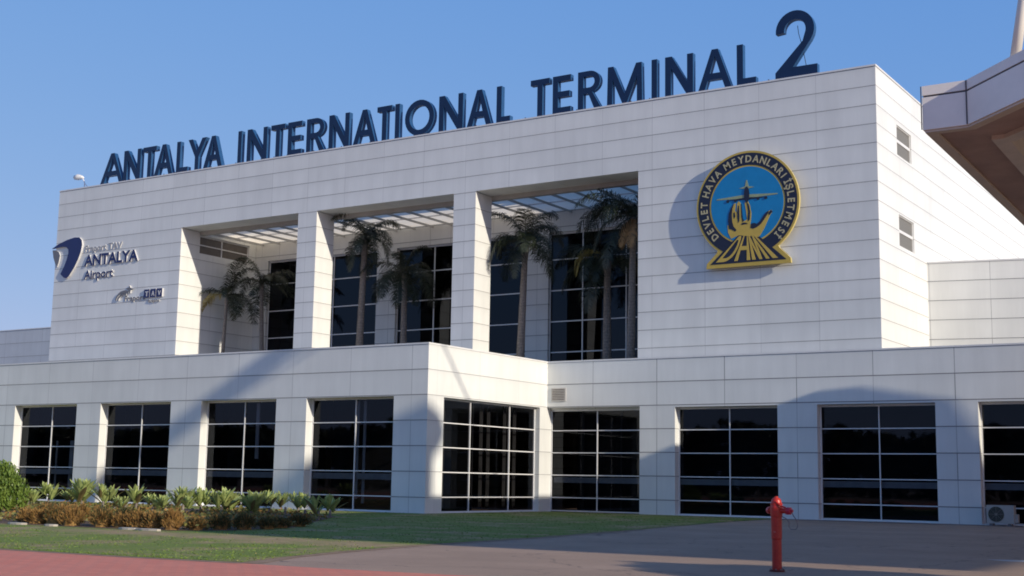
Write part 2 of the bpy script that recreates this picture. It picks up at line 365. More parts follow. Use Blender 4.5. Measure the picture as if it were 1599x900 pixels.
# left wing
wing_open = [(-93.2, -87.5), (-85.4, -79.7), (-77.55, -71.85), (-69.72, -64.03), (-61.95, -56.15), (-53.77, -48.26), (-46.16, -40.46)]
wall('x', YL, 0.62, -110, XC, 0, 8.24, [(a, b, 0.03, 5.72) for a, b in wing_open]).build('wing_front_wall', [LO_L, LO_S], term)
for a, b in wing_open: window(a, b, 0.03, 5.72, YL+0.5, BARS, [(a+b)/2+0.05])
wall('y', XC-0.45, 0.45, YL+0.62, YR, 0, 8.24, [(53.79, 62.95, 0.03, 5.70)]).build('wing_side_wall', LO_S, term)
window(53.79, 62.95, 0.03, 5.70, XC-0.30, BARS, [56.6, 60.35], axis='y', label='three-bay window in the sunlit side of the projecting wing')
m = MB(); m.box(-110, XC-0.45, YL+0.62, YR+0.3, 7.9, 8.12); m.box(XC-0.45, 40, YR+0.3, YU, 7.9, 8.12); m.box(-110, -82.3, YR+0.3, 80, 7.9, 8.12); m.build('lower_roof', ROOFM, term)
m = MB(); m.box(-110, XC+0.03, YL-0.03, YL+0.62, 8.24, 8.32); m.box(XC-0.45, XC+0.03, YL+0.62, YR+0.0, 8.24, 8.32); m.box(XC+0.03, 40, YR-0.03, YR+0.3, 8.24, 8.32)
m.build('lower_coping', PLAIN, term)
# right lower wall
r_open = [(-38.385, -32.6), (-30.52, -24.83), (-22.76, -16.97), (-15.0, -9.2), (-7.2, -1.4), (0.6, 6.4)]
wall('x', YR, 0.30, XC, 40, 5.72, 8.24, []).build('lower_fascia', LO_R, term)
holes = [(a, b, -1, 6) for a, b in r_open[1:]]
wall('x', YR, 0.60, -32.6, 40, 0, 5.72, [(a, b, 0.03, 5.65) for a, b in r_open[1:]]).build('lower_front_wall', [LO_R, LO_S], term)
wall('x', YR+0.30, 0.30, XC, -32.6, 5.64, 8.24, []).build('lower_lintel', LO_R, term)
for a, b in r_open: window(max(a, XC+0.01), b, 0.03, 5.64, YR+0.47, BARS, [(a+b)/2+0.05])
MB().box(XC-0.45, XC, YR, YR+0.6, 0, 8.0).build('corner_pier', LO_S, term)
# dark rooms behind the glass
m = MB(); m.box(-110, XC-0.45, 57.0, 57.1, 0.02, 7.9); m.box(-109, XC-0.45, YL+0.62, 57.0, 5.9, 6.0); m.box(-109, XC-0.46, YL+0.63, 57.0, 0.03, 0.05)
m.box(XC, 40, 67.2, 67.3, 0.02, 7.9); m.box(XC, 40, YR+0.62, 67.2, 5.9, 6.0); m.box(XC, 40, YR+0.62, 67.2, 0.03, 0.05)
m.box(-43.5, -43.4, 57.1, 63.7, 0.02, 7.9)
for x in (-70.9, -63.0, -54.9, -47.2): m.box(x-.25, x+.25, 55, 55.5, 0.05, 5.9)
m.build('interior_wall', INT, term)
m = MB()
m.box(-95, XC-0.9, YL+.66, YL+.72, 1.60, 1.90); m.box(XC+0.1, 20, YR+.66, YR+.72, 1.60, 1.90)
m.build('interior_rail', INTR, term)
for x, w, a in ((-67.3, .10, 0.1), (-66.75, .07, 0.1), (-65.4, .16, 0.1), (-50.4, .12, 2.6), (-43.0, .08, 0.4), (-43.45, .08, 0.6), (-41.0, .07, 1.9), (-36.6, .07, 0.2), (-34.2, .05, 0.2)):
    yy = (YL if x < XC else YR)+0.95; MB().box(x-w, x+w, yy-.02, yy+.02, a, 3.6 if x < -60 else 5.6).build('blind', INTR if x < XC else BLIND, term)
for y in (54.6, 55.4, 57.6, 58.9, 59.6, 61.2, 62.2): MB().box(XC-1.2, XC-1.17, y-.16, y+.16, 0.2, 5.7).build('blind', BLIND, term)
# terrace glazing
for (a, b), mu in zip(BW, ([-64.6, -61.5], [-52.6, -49.4], [-41.0, -37.9])): window(a, b, 8.25, 17.5, 72.22, [15.75, 13.75, 11.75, 9.78], mu, mat=FRAMED if False else FRAME, gm=GLASSD, t=0.07, sill=.08, top=.12)
window(66.3, 71.3, 17.3, 18.62, -69.1, [17.95], [68.6], axis='y', label='dusty brown high strip window at the left of the terrace', gm=simple('dusty_glass', (0.13, 0.115, 0.105), 0.5, 0.15, 3), t=.08)
for a, b, c, d in side_holes: window(a, b, c, d, XUR-0.06, [(c+d)/2], [], axis='y', gm=simple('louvre_grey', (0.17, 0.165, 0.15), 0.6, 0.1, 9), t=0.16, sill=.05, top=.05, mat=PLAIN)
# pergola over the terrace
m = MB()
x = -68.2; i = 0
while x < -33.5:
    m.box(x-.028, x+.028, 66.61, 71.99, 18.66, 18.80); x += 1.557
m.build('pergola_beams', simple('pergola_beam_paint', (0.45, 0.44, 0.42), 0.5, 0.08, 2), term)
m = MB(); m.box(-68.9, -33.2, 69.3, 69.36, 18.805, 18.87); m.build('pergola_purlins', FRAME, term)
k = NT('frosted_roof'); p, c = k.pos(); k.b.inputs['Base Color'].default_value = (0.85, 0.86, 0.86, 1); k.b.inputs['Roughness'].default_value = 0.5
tl = k.n('ShaderNodeBsdfTranslucent'); nz = k.noise(p, 1.2, 5); k.l(k.ramp(nz, [(0.3, (0.92, 0.83, 0.70)), (0.7, (1.0, 0.92, 0.80))]), tl.inputs[0])
mx = k.n('ShaderNodeMixShader'); mx.inputs[0].default_value = 0.92; k.l(k.b.outputs[0], mx.inputs[1]); k.l(tl.outputs[0], mx.inputs[2]); k.l(mx.outputs[0], k.out.inputs[0])
m = MB(); m.quad((-68.9, 66.62, 18.9), (-33.2, 66.62, 18.9), (-33.2, 71.98, 18.9), (-68.9, 71.98, 18.9)); m.build('pergola_roof', k.m, term)
m = MB(); m.box(-68.97, -33.12, 66.26, 66.6, 18.6, 18.95); m.build('pergola_ledger', SOFF, term)
# vent grille beside the corner
VENT = simple('grille_paint', (0.50, 0.47, 0.42), 0.6, 0.1, 5)
m = MB(); m.box(-38.1, -37.16, YR-0.05, YR-0.003, 6.08, 6.82); v = m.build('vent_grille', simple('grille_frame', (0.55, 0.53, 0.5), .5), term)
m = MB()
for i in range(7):
    z = 6.15+i*0.093; m.quad((-38.03, YR-0.052, z), (-37.23, YR-0.052, z), (-37.23, YR-0.085, z+0.035), (-38.03, YR-0.085, z+0.035)); m.quad((-38.03, YR-0.053, z+.05), (-37.23, YR-0.053, z+.05), (-37.23, YR-0.085, z+0.035), (-38.03, YR-0.085, z+0.035))
m.build('louvre', simple('grille_louvre', (0.27, 0.24, 0.21), .6), v)
# annex set back on the right, turned a little towards the sun
m = MB(); m.prism([(XUR, 73.1), (40, 85.5), (40, 110), (XUR, 110)], 0, 13.9); m.build('annex_wall', ANX, term)
m = MB(); m.prism([(XUR+.02, 73.06), (40, 85.46), (40, 85.8), (XUR+.02, 73.45)], 13.9, 13.98); m.build('annex_coping', PLAIN, term)
# distant wing at far left
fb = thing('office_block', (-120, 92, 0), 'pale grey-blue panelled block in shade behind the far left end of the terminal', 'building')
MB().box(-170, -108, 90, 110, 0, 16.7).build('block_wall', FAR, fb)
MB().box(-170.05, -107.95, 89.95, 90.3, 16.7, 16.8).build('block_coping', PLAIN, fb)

# ------------------------------------------------------------------ glyph polygons (unit height; y up)
def arc(cx, cy, rx, ry, a0, a1, n):
    return [(cx+rx*math.cos(R(a0+(a1-a0)*i/n)), cy+ry*math.sin(R(a0+(a1-a0)*i/n))) for i in range(n+1)]
S = 0.19
def glyph(ch, w):
    """loops for a letter of width w (metres) and height 1; stroke s"""
    s = S/ (w if w > 0.01 else 1)*1.0
    if ch == 'A': return [[(0, 0), (.5-s*.5, 1), (.5+s*.5, 1), (1, 0), (1-s*1.08, 0), (1-s*1.08-.095, .24), (s*1.08+.095, .24), (s*1.08, 0)], [(s*1.08+.15, .40), (1-s*1.08-.15, .40), (.5, .83)]]
    if ch == 'N': return [[(0, 0), (0, 1), (s*1.15, 1), (1-s, .30), (1-s, 1), (1, 1), (1, 0), (1-s*1.15, 0), (s, .70), (s, 0)]]
    if ch == 'T': return [[(.5-s/2, 0), (.5-s/2, .85), (0, .85), (0, 1), (1, 1), (1, .85), (.5+s/2, .85), (.5+s/2, 0)]]
    if ch == 'L': return [[(0, 0), (0, 1), (s, 1), (s, .15), (1, .15), (1, 0)]]
    if ch == 'I': return [[(0, 0), (0, 1), (1, 1), (1, 0)]]
    if ch == 'Y': return [[(.5-s/2, 0), (.5-s/2, .42), (0, 1), (s*1.15, 1), (.5, .60), (1-s*1.15, 1), (1, 1), (.5+s/2, .42), (.5+s/2, 0)]]
    if ch == 'E': return [[(0, 0), (0, 1), (1, 1), (1, .85), (s, .85), (s, .575), (.93, .575), (.93, .425), (s, .425), (s, .15), (1, .15), (1, 0)]]
    if ch == 'R': return [[(0, 0), (0, 1), (.5, 1)]+arc(.5, .715, .46, .285, 80, -75, 12)+[(1, 0), (1-s*1.25, 0), (.45, .40), (s, .40), (s, 0)], [(s, .56), (s, .86), (.5, .86)]+arc(.5, .71, .46-s, .15, 80, -80, 8)+[(.5, .56)]]
    if ch == 'M': return [[(0, 0), (.02, 1), (s*1.1, 1), (.5, .25), (1-s*1.1, 1), (.98, 1), (1, 0), (1-s*.95, 0), (1-s*.95, .66), (.5+s*.4, 0), (.5-s*.4, 0), (s*.95, .66), (s*.95, 0)]]
    if ch == 'O': return [arc(.5, .5, .5, .51, 0, 345, 27), arc(.5, .5, .5-s, .35, 0, 345, 27)]
    if ch == '2':
        o = arc(.48, .70, .46, .30, 185, -20, 18)
        i = arc(.48, .70, .46-s*.9, .165, -25, 185, 16)
        return [o+[(.86, .53), (.42, .145), (1, .145), (1, 0), (0, 0), (0, .09)]+[(.66, .52)]+i]
    if ch == 'D': return [[(0, 0), (0, 1), (.45, 1)]+arc(.45, .5, .55, .5, 85, -85, 14)+[(.45, 0)], [(s, .15), (s, .85), (.45, .85)]+arc(.45, .5, .55-s, .35, 80, -80, 10)+[(.45, .15)]]
    if ch == 'H': return [[(0, 0), (0, 1), (s, 1), (s, .58), (1-s, .58), (1-s, 1), (1, 1), (1, 0), (1-s, 0), (1-s, .42), (s, .42), (s, 0)]]
def extrude(m, loops, fmap, d0, d1, mi=0, mis=None):
    """loops of (u,v) -> fmap(u,v,d) ; front at d0, back at d1"""
    tri = geometry.tessellate_polygon([[Vector((u, v, 0)) for u, v in lp] for lp in loops]); flat = [q for lp in loops for q in lp]
    i = len(m.v); n = len(flat); m.v += [tuple(fmap(u, v, d0)) for u, v in flat]+[tuple(fmap(u, v, d1)) for u, v in flat]
    mis = mi if mis is None else mis
    for t in tri:
        m.f.append((i+t[0], i+t[1], i+t[2])); m.m.append(mi); m.f.append((i+n+t[2], i+n+t[1], i+n+t[0])); m.m.append(mis)
    o = 0
    for lp in loops:
        for a in range(len(lp)):
            b = (a+1) % len(lp); m.f.append((i+o+a, i+o+b, i+n+o+b, i+n+o+a)); m.m.append(mis)
        o += len(lp)

def fix_normals(o):
    import bmesh
    bm = bmesh.new(); bm.from_mesh(o.data); bmesh.ops.recalc_face_normals(bm, faces=bm.faces[:]); bm.to_mesh(o.data); bm.free(); return o

NAVY = simple('letter_front_navy', (0.003, 0.016, 0.062), 0.35, 0.1, 3)
BLUE = simple('letter_return_blue', (0.018, 0.075, 0.19), 0.4, 0.1, 3)
FACE = simple('letter_face_film', (0.010, 0.028, 0.085), 0.25, 0.1, 3)
sign = thing('rooftop_sign', (-50, 64.7, 22.9), 'large navy capital letters reading ANTALYA INTERNATIONAL TERMINAL 2 along the roof edge', 'sign')
LT = [('A', -77.96, -75.55), ('N', -75.50, -73.72), ('T', -73.49, -72.1), ('A', -72.26, -70.38), ('L', -70.01, -68.85), ('Y', -68.88, -67.1), ('A', -67.32, -65.5), ('I', -64.05, -63.72), ('N', -63.19, -61.35), ('T', -61.01, -59.75), ('E', -59.48, -58.25), ('R', -57.83, -56.25), ('N', -55.90, -54.18), ('A', -53.85, -52.0), ('T', -51.9, -50.72), ('I', -50.45, -50.1), ('O', -49.66, -47.4), ('N', -47.03, -45.22), ('A', -44.92, -43.12), ('L', -42.76, -41.78), ('T', -40.35, -39.05), ('E', -38.82, -37.6), ('R', -37.12, -35.6), ('M', -35.2, -32.95), ('I', -32.37, -32.03), ('N', -31.53, -29.83), ('A', -29.52, -27.55), ('L', -27.25, -26.15), ('2', -25.06, -22.75)]
for ch, a, b in LT:
    w = b-a; h = 2.25 if ch != '2' else 3.62; z = 22.94; S = 0.36 if ch != '2' else 0.52
    if ch == 'I': S = w
    m = MB(); lo = glyph(ch, w)
    if ch == '2': S = .52
    extrude(m, lo, lambda u, v, d: (a+u*w, d, z+v*h), 64.62, 64.95, 0, 1)
    L = fix_normals(m.build('letter', [NAVY, BLUE], sign))
    L['label'] = 'navy channel letter '+ch if ch != '2' else 'large navy numeral 2'
m = MB(); m.tube([(-77.8, 65.0, 22.96), (-65.6, 65.0, 22.96)], .03, 6); m.tube([(-64, 65.0, 22.96), (-41.9, 65.0, 22.96)], .03, 6); m.tube([(-40.3, 65.0, 22.96), (-22.9, 65.0, 22.96)], .03, 6)
x = -77.5
while x < -22.8:
    m.box(x-.03, x+.03, 64.955, 65.0, 22.9, 23.12); x += 1.18
m.build('mounting_rail', simple('rail_metal', (.25, .25, .26), .4), sign)
m = MB(); m.tube([(-23.86, 64.8, 25.75), (-23.8, 64.78, 25.3), (-23.62, 64.8, 24.6), (-23.5, 64.78, 24.0), (-23.4, 64.8, 23.4)], .018, 5); m.build('dangling_cable', simple('black_cable', (.02, .02, .02), .6), sign)

# ------------------------------------------------------------------ text with the built-in font
def text_polys(body, size=1.0, offset=0.0):
    c = bpy.data.curves.new('tmp_text', 'FONT'); c.body = body; c.size = size; c.offset = offset; c.resolution_u = 3
    o = bpy.data.objects.new('tmp_text', c); COL.objects.link(o); bpy.context.view_layer.update()
    me = bpy.data.meshes.new_from_object(o.evaluated_get(bpy.context.evaluated_depsgraph_get()))
    v = [(q.co.x, q.co.y) for q in me.vertices]; f = [tuple(p.vertices) for p in me.polygons]
    # boundary edges for the sides
    cnt = {}
    for p in f:
        for i in range(len(p)):
            e = tuple(sorted((p[i], p[(i+1) % len(p)]))); cnt[e] = cnt.get(e, 0)+1
    ed = [e for e, n in cnt.items() if n == 1]
    bpy.data.objects.remove(o); bpy.data.curves.remove(c); bpy.data.meshes.remove(me)
    return v, f, ed
def add_text(m, body, fmap, d0, d1, size=1.0, offset=0.0, mi=0, mis=0):
    v, f, ed = text_polys(body, size, offset)
    i = len(m.v); n = len(v); m.v += [tuple(fmap(x, y, d0)) for x, y in v]+[tuple(fmap(x, y, d1)) for x, y in v]
    for p in f: m.f.append(tuple(i+q for q in p)); m.m.append(mi)
    for a, b in ed: m.f.append((i+a, i+b, i+n+b, i+n+a)); m.m.append(mis)
    xs = [q[0] for q in v]; return min(xs), max(xs)
def fit_text(name, body, x0, x1, z0, caph, y, depth, mats, parent, offset=0.02, slope=0):
    v, f, ed = text_polys(body, 1.0, offset); xs = [q[0] for q in v]; cap = 0.69+offset
    sx = (x1-x0)/(max(xs)-min(xs)); sz = caph/cap; mn = min(xs)
    m = MB(); add_text(m, body, lambda u, w, d: (x0+(u-mn)*sx, d, z0+w*sz+(u-mn)*sx*slope), y-depth, y-0.002, 1.0, offset, 0, 1)
    return m.build(name, mats, parent)

# ------------------------------------------------------------------ emblem on the wall
EX, EZ, ER = -26.53, 16.24, 2.88
emb = thing('wall_emblem', (EX, 64.4, EZ), 'round blue, navy and gold aviation authority emblem with hand and aeroplane on the white wall', 'emblem')
YEL = simple('emblem_gold', (0.56, 0.40, 0.075), 0.4, 0.06, 2); YEL2 = simple('emblem_gold_edge', (0.62, 0.50, 0.17), 0.4, 0.05, 2)
NVY = simple('emblem_navy', (0.012, 0.014, 0.035), 0.4, 0.1, 2); CYA = simple('emblem_cyan', (0.005, 0.22, 0.50), 0.4, 0.06, 2)
PALE = simple('emblem_lettering', (0.46, 0.42, 0.26), 0.5, 0.06, 2); WHT = simple('emblem_khaki', (0.30, 0.36, 0.22), .5)
EY = 64.13
def em(u, v, d): return (EX+u*ER, EY+d, EZ+v*ER)
TR = [(-.175, -.53), (.175, -.53), (.77, -1.10), (-.74, -1.10)]
# outline of ring and plinth in one backing plate
a1 = math.degrees(math.atan2(-.80, .585)); a2 = math.degrees(math.atan2(-.80, -.575))+360
bp_out = arc(0, 0, 1, 1, a1, a2, 72)+[(-.60, -.86), (-.80, -1.05), (-.81, -1.14), (.83, -1.14), (.82, -1.05), (.62, -.86)]
m = MB(); extrude(m, [bp_out], em, 0.0, 0.14, 0, 1); fix_normals(m.build('backing_plate', [YEL, YEL2], emb))
m = MB(); extrude(m, [[(u*.93, v*.93-.01) for u, v in bp_out]], em, 0.141, 0.366); fix_normals(m.build('standoff_box', simple('standoff_grey', (.30, .29, .26), .6), emb))
m = MB(); extrude(m, [arc(0, 0, .962, .962, 0, 355, 71), arc(0, 0, .735, .735, 0, 355, 71)], em, -.012, .002); fix_normals(m.build('ring', NVY, emb))
m = MB(); extrude(m, [arc(0, 0, .705, .705, 0, 355, 71)], em, -.010, .002); fix_normals(m.build('disc', CYA, emb))
TXT = 'DEVLET HAVA MEYDANLARI İŞLETMESİ'
adv = {'I': .42, 'İ': .42, ' ': .40, 'M': 1.08, 'E': .80, 'L': .74, 'R': .86, 'T': .80, 'Ş': .84}
tot = sum(adv.get(c, .90) for c in TXT); A0, A1 = 226.0, -49.0; cur = 0
m = MB()
for chx in TXT:
    w = adv.get(chx, .90); ang = A0+(A1-A0)*(cur+w/2)/tot; cur += w
    if chx == ' ': continue
    v, f, ed = text_polys(chx, 1, .02); xs = [q[0] for q in v]; mid = (min(xs)+max(xs))/2; th = R(ang)
    def fm(x, y, d, th=th, mid=mid):
        rr = .785+y*.185; tt = (x-mid)*.17
        return em(math.cos(th)*rr+math.sin(th)*tt, math.sin(th)*rr-math.cos(th)*tt, d)
    add_text(m, chx, fm, -.030, -.010, 1, .02)
m.build('lettering', PALE, emb)
# plinth with the tapered runway letters
m = MB(); extrude(m, [[(-.16, -.55), (.16, -.55), (.745, -1.07), (-.725, -1.07)]], em, -.014, .003); extrude(m, [[(-.235, -.50), (.235, -.50), (.175, -.56), (-.175, -.56)]], em, -.006, .003, 0); fix_normals(m.build('plinth', NVY, emb))
def trap(s, t):
    lx = -.15+(-.67+.15)*(1-t); rx = .15+(.69-.15)*(1-t); return lx+(rx-lx)*s, -1.05+t*(1.05-.565)
m = MB(); S = .19
cells = [('D', .03, .235, .62), ('H', .30, .235, .62), ('M', .565, .25, .80), ('I', .86, .075, .62)]
for chx, s0, sw, hh in cells:
    S = .21 if chx != 'I' else .8
    lo = glyph(chx, 1.0); S = .19
    extrude(m, [[(u, v) for u, v in lp] for lp in lo], lambda u, v, d: em(*trap(s0+u*sw, .03+v*.94), d), -.032, -.016)
fix_normals(m.build('plinth_lettering', YEL, emb))
# aeroplane
m = MB()
extrude(m, [[(-.60, .13), (-.05, .11), (-.03, .13), (.03, .13), (.05, .11), (.60, .13), (.58, .15), (.05, .18), (-.05, .18), (-.58, .15)]], em, -.024, -.011)
extrude(m, [[(-.15, .31), (-.03, .29), (.03, .29), (.15, .31), (.035, .335), (.010, .45), (-.010, .45), (-.035, .335)]], em, -.024, -.011)
pl = fix_normals(m.build('aeroplane', WHT, emb))
m = MB(); extrude(m, [arc(0, .18, .052, .15, 0, 345, 23)], em, -.045, -.026)
for x in (-.37, -.22, .22, .37): extrude(m, [arc(x, .085, .03, .026, 0, 330, 11)], em, -.045, -.026)
extrude(m, [[(-.40, .103), (-.05, .085), (.05, .085), (.40, .103), (.05, .125), (-.05, .125)]], em, -.035, -.026)
fix_normals(m.build('fuselage', NVY, pl))
# open hand
def zc(L): return [((x-478)/286, (430-y-44*(x-478)/286)/290) for x, y in L]
hand = zc([(388, 622), (372, 590), (368, 548), (384, 560), (386, 520), (380, 495), (388, 462), (404, 432), (416, 428), (412, 470), (420, 478), (424, 430), (432, 416), (443, 424), (446, 470), (452, 520), (462, 522), (478, 512), (474, 470), (466, 425), (474, 410), (486, 414), (496, 440), (503, 478), (500, 516), (496, 536), (512, 552), (538, 540), (560, 515), (584, 480), (600, 458), (614, 452), (618, 464), (606, 480), (590, 515), (572, 555), (552, 590), (540, 602), (432, 600)])
m = MB(); extrude(m, [hand], em, -.022, -.012); hd = fix_normals(m.build('hand', YEL, emb))
m = MB()
shade = [zc(q) for q in ([(378, 570), (372, 530), (376, 490), (390, 455), (408, 428), (398, 458), (394, 490), (396, 530), (404, 556), (420, 572), (412, 582), (392, 572)],
         [(404, 480), (410, 478), (414, 500), (408, 512), (403, 500)], [(424, 478), (431, 440), (435, 440), (437, 500), (436, 522), (430, 534), (425, 505)], [(446, 430), (449, 430), (455, 505), (462, 520), (454, 528), (448, 500)],
         [(478, 418), (490, 432), (497, 470), (494, 512), (486, 522), (482, 505), (486, 470)],
         [(444, 540), (456, 530), (474, 530), (484, 536), (470, 538), (452, 543)],
         [(497, 556), (502, 532), (520, 528), (534, 532), (552, 515), (574, 480), (590, 462), (600, 458), (592, 476), (572, 508), (552, 535), (530, 552), (512, 560)],
         [(596, 470), (612, 452), (620, 462), (608, 474), (602, 482)])]
for s_ in shade: extrude(m, [s_], em, -.032, -.024)
fix_normals(m.build('hand_outline', NVY, hd))

# ------------------------------------------------------------------ logos on the left of the front wall
LN = simple('logo_navy', (0.012, 0.018, 0.105), 0.35, 0.05, 2); LG = simple('logo_grey', (0.36, 0.36, 0.37), 0.4, 0.05, 2); LW = simple('logo_return_white', (0.62, 0.62, 0.62), 0.4, 0.03, 2)
LGD = simple('logo_dark_grey', (0.17, 0.17, 0.185), 0.4, 0.05, 2)
ls = thing('airport_logo_sign', (-79, 64.4, 15.8), 'navy swoosh logo with the words Fraport TAV ANTALYA Airport on the white wall', 'sign')
FRY = 64.5
def wl(x, z, d): return (x, FRY+d, z)
sw = [(-82.62, 18.42), (-81.9, 18.72), (-80.9, 18.98), (-80.1, 19.09), (-79.55, 19.05), (-79.27, 18.8), (-79.20, 18.45), (-79.30, 17.95), (-79.55, 17.4), (-79.95, 16.78), (-80.45, 16.22), (-80.72, 16.04), (-81.05, 16.12), (-81.45, 16.42), (-81.1, 16.95), (-80.85, 17.45), (-80.70, 17.95), (-80.73, 18.22), (-80.95, 18.42), (-81.4, 18.48), (-82.0, 18.44)]
m = MB(); extrude(m, [sw], wl, -.14, -.003, 0, 1); fix_normals(m.build('swoosh', [LN, LW], ls))
m = MB(); extrude(m, [[(-82.6, 18.32), (-82.2, 18.30), (-81.85, 18.12), (-81.70, 17.85), (-81.78, 17.4), (-81.95, 17.0), (-82.2, 17.25), (-82.45, 17.75)]], wl, -.08, -.003, 0, 1); fix_normals(m.build('inner_swoosh', [LGD, LW], ls))
fit_text('first_line', 'Fraport TAV', -78.95, -74.95, 17.93, 0.45, FRY, .05, [LG, LW], ls, .012)
fit_text('city_name', 'ANTALYA', -78.9, -73.15, 16.86, 0.80, FRY, .10, [LN, LW], ls, .035)
fit_text('last_line', 'Airport', -78.85, -75.7, 15.88, 0.62, FRY, .08, [LN, LW], ls, .02)
l2 = thing('operator_sign', (-74, 64.4, 13.9), 'small grey lettering Fraport with a curved star mark on the white wall', 'sign')
fit_text('lettering', 'Fraport', -74.35, -72.25, 13.97, 0.36, FRY, .05, [LGD, LW], l2, .02)
m = MB()
for r0, a0, a1 in ((.95, 175, 60), (.68, 175, 70)):
    extrude(m, [arc(-74.35, 14.0, r0, r0*.78, a0, a1, 12)+arc(-74.35, 14.0, r0*.86, r0*.60, a1, a0, 12)], wl, -.10, -.003, 0, 1)
extrude(m, [[(-73.95, 14.72), (-74.25, 14.85), (-73.95, 14.92), (-73.85, 15.08), (-73.75, 14.90), (-73.45, 14.80), (-73.70, 14.70), (-73.75, 14.50), (-73.88, 14.64)]], wl, -.10, -.003, 0, 1)
fix_normals(m.build('star_mark', [LGD, LW], l2))
l3 = thing('terminal_operator_sign', (-71.4, 64.4, 13.9), 'three small navy squares lettered T, A and V with Airports beneath, on the white wall', 'sign')
for i, chx in enumerate('TAV'):
    x0 = -72.3+i*.64; m = MB(); extrude(m, [[(x0, 14.06), (x0+.57, 14.06), (x0+.57, 14.66), (x0, 14.66)]], wl, -.12, -.003, 0, 1)
    t = fix_normals(m.build('letter_square', [LN, LW], l3)); fit_text('letter', chx, x0+.13, x0+.44, 14.18, .34, FRY-.121, .012, [LW, LW], t, .03)
fit_text('lettering', 'Airports', -71.9, -70.75, 13.74, .2, FRY, .08, [LGD, LW], l3, .01)

# ------------------------------------------------------------------ roof floodlight
fl = thing('roof_floodlight', (-80.9, 65.6, 22.9), 'small white floodlight on a short bracket at the far left of the roof edge', 'lamp')
m = MB(); m.tube([(-80.9, 65.6, 22.9), (-80.9, 65.6, 23.6), (-81.2, 65.6, 24.05)], .045, 6); m.tube([(-80.9, 65.6, 23.55), (-80.1, 65.6, 22.92)], .03, 6); m.build('bracket', FRAME, fl)
m = MB(); m.tube([(-81.05, 65.6, 24.0), (-81.25, 65.6, 24.06), (-81.6, 65.55, 24.1), (-81.95, 65.5, 24.1)], [.06, .14, .24, .17], 12); m.build('lamp_head', simple('lamp_white', (.8, .8, .78), .3), fl, smooth=True)

# ------------------------------------------------------------------ palms on the terrace
TRK = NT('palm_trunk'); k = TRK; p, c = k.pos(); wv = k.math('FRACT', k.math('MULTIPLY', c[2], 5.5)); f = k.noise(p, 9, 4)
k.l(k.mix(k.math('MULTIPLY', wv, 0.4), k.ramp(f, [(0.3, (0.17, 0.145, 0.125)), (0.7, (0.34, 0.29, 0.25))]), (0.12, 0.10, 0.085)), k.b.inputs['Base Color']); k.b.inputs['Roughness'].default_value = .9; k.bump(wv, .6, .03)
LEAF = simple('palm_leaf', (0.024, 0.032, 0.013), 0.45, 0.35, 2.5); LEAFY = simple('palm_leaf_yellowing', (0.38, 0.30, 0.08), 0.6, 0.3, 2.5); DEADL = simple('palm_leaf_dead', (0.55, 0.33, 0.15), 0.8, 0.25, 3)
def frond(m, base, az, L, el, droop, rnd, mi=0, dens=34, drape=0.8):
    p = Vector(base); d = Vector((math.cos(az)*math.cos(el), math.sin(az)*math.cos(el), math.sin(el))); pts = []; n = dens
    for i in range(n+1):
        pts.append((p.copy(), d.copy())); d = (d+Vector((0, 0, -droop*(0.4+1.4*i/n)/n))).normalized(); p += d*L/n
    m.tube([q[0] for q in pts[::3]], [0.028*(1-i/(n/3+2))+.004 for i in range(len(pts[::3]))], 4, mi=mi, cap=False)
    for i in range(3, n+1):
        q, d = pts[i]; s = d.cross(Vector((0, 0, 1))); s = s.normalized() if s.length > .05 else Vector((1, 0, 0)); t = i/n
        ll = L*0.33*math.sin(math.pi*min(1, t*.85+.12))**.7*rnd.uniform(.75, 1.1)
        for sg in (-1, 1):
            for rep in (0, 1):
                a = (s*sg*rnd.uniform(.6, 1)+d*rnd.uniform(.3, .7)+Vector((0, 0, rnd.uniform(-.3, .25)))).normalized()
                w = d*rnd.uniform(.016, .030); q1 = q+a*ll*.5; b = (a+Vector((0, 0, -drape*rnd.uniform(.7, 1.6)))).normalized(); q2 = q1+b*ll*.55
                m.quad(q-w, q+w, q1+w*.9, q1-w*.9, mi=mi); m.quad(q1-w*.9, q1+w*.9, q2, mi=mi)
def palm(bx, y, cx, cz, seed, n, L, trunk_r, label, extra=None, spread=1.0, bend=0.0):
    rnd = random.Random(seed); t = thing('palm_tree', (bx, y, 8.2), label, 'palm', 'palm trees on the upper terrace')
    m = MB(); pts = []; rr = []
    for i in range(15):
        s = i/14; pts.append((bx+(cx-bx)*s+bend*math.sin(s*3.14), y, 8.2+(cz-8.2)*s)); rr.append(trunk_r*(1.25-.45*s)*(1+.05*(i % 2))+(.05 if i > 12 else 0))
    m.tube(pts, rr, 12); m.build('trunk', TRK.m, t, smooth=True)
    m = MB()
    for i in range(n):
        az = i*2.399+rnd.uniform(-.6, .6); el = rnd.uniform(.1, 1.3) if i > n//5 else rnd.uniform(-.7, .2)
        frond(m, (cx, y, cz+.05), az, L*rnd.uniform(.75, 1.3), el, rnd.uniform(1.4, 3.2)*spread, rnd)
    for (az, el, dr, ll) in (extra or {}).get('green', []): frond(m, (cx, y, cz), az, ll, el, dr, rnd)
    c_ = m.build('crown', LEAF, t)
    for key, mt, nm, lb in (('yellow', LEAFY, 'yellowing_frond', 'yellowing drooping frond'), ('dead', DEADL, 'dead_frond', 'dead brown hanging frond')):
        for (az, el, dr, ll) in (extra or {}).get(key, []):
            m = MB(); frond(m, (cx, y, cz), az, ll, el, dr, rnd, drape=1.3); o = m.build(nm, mt, t); o['label'] = lb
    return t
PI = math.pi
palm(-67.6, 67.6, -67.35, 14.3, 1, 7, 2.6, .12, 'smallest palm with a thin trunk, at the left end of the terrace', {'yellow': [(PI+.35, .45, 3.6, 2.9)], 'green': [(0.2, .35, 2.6, 2.9), (-.3, .1, 1.2, 2.8)]})
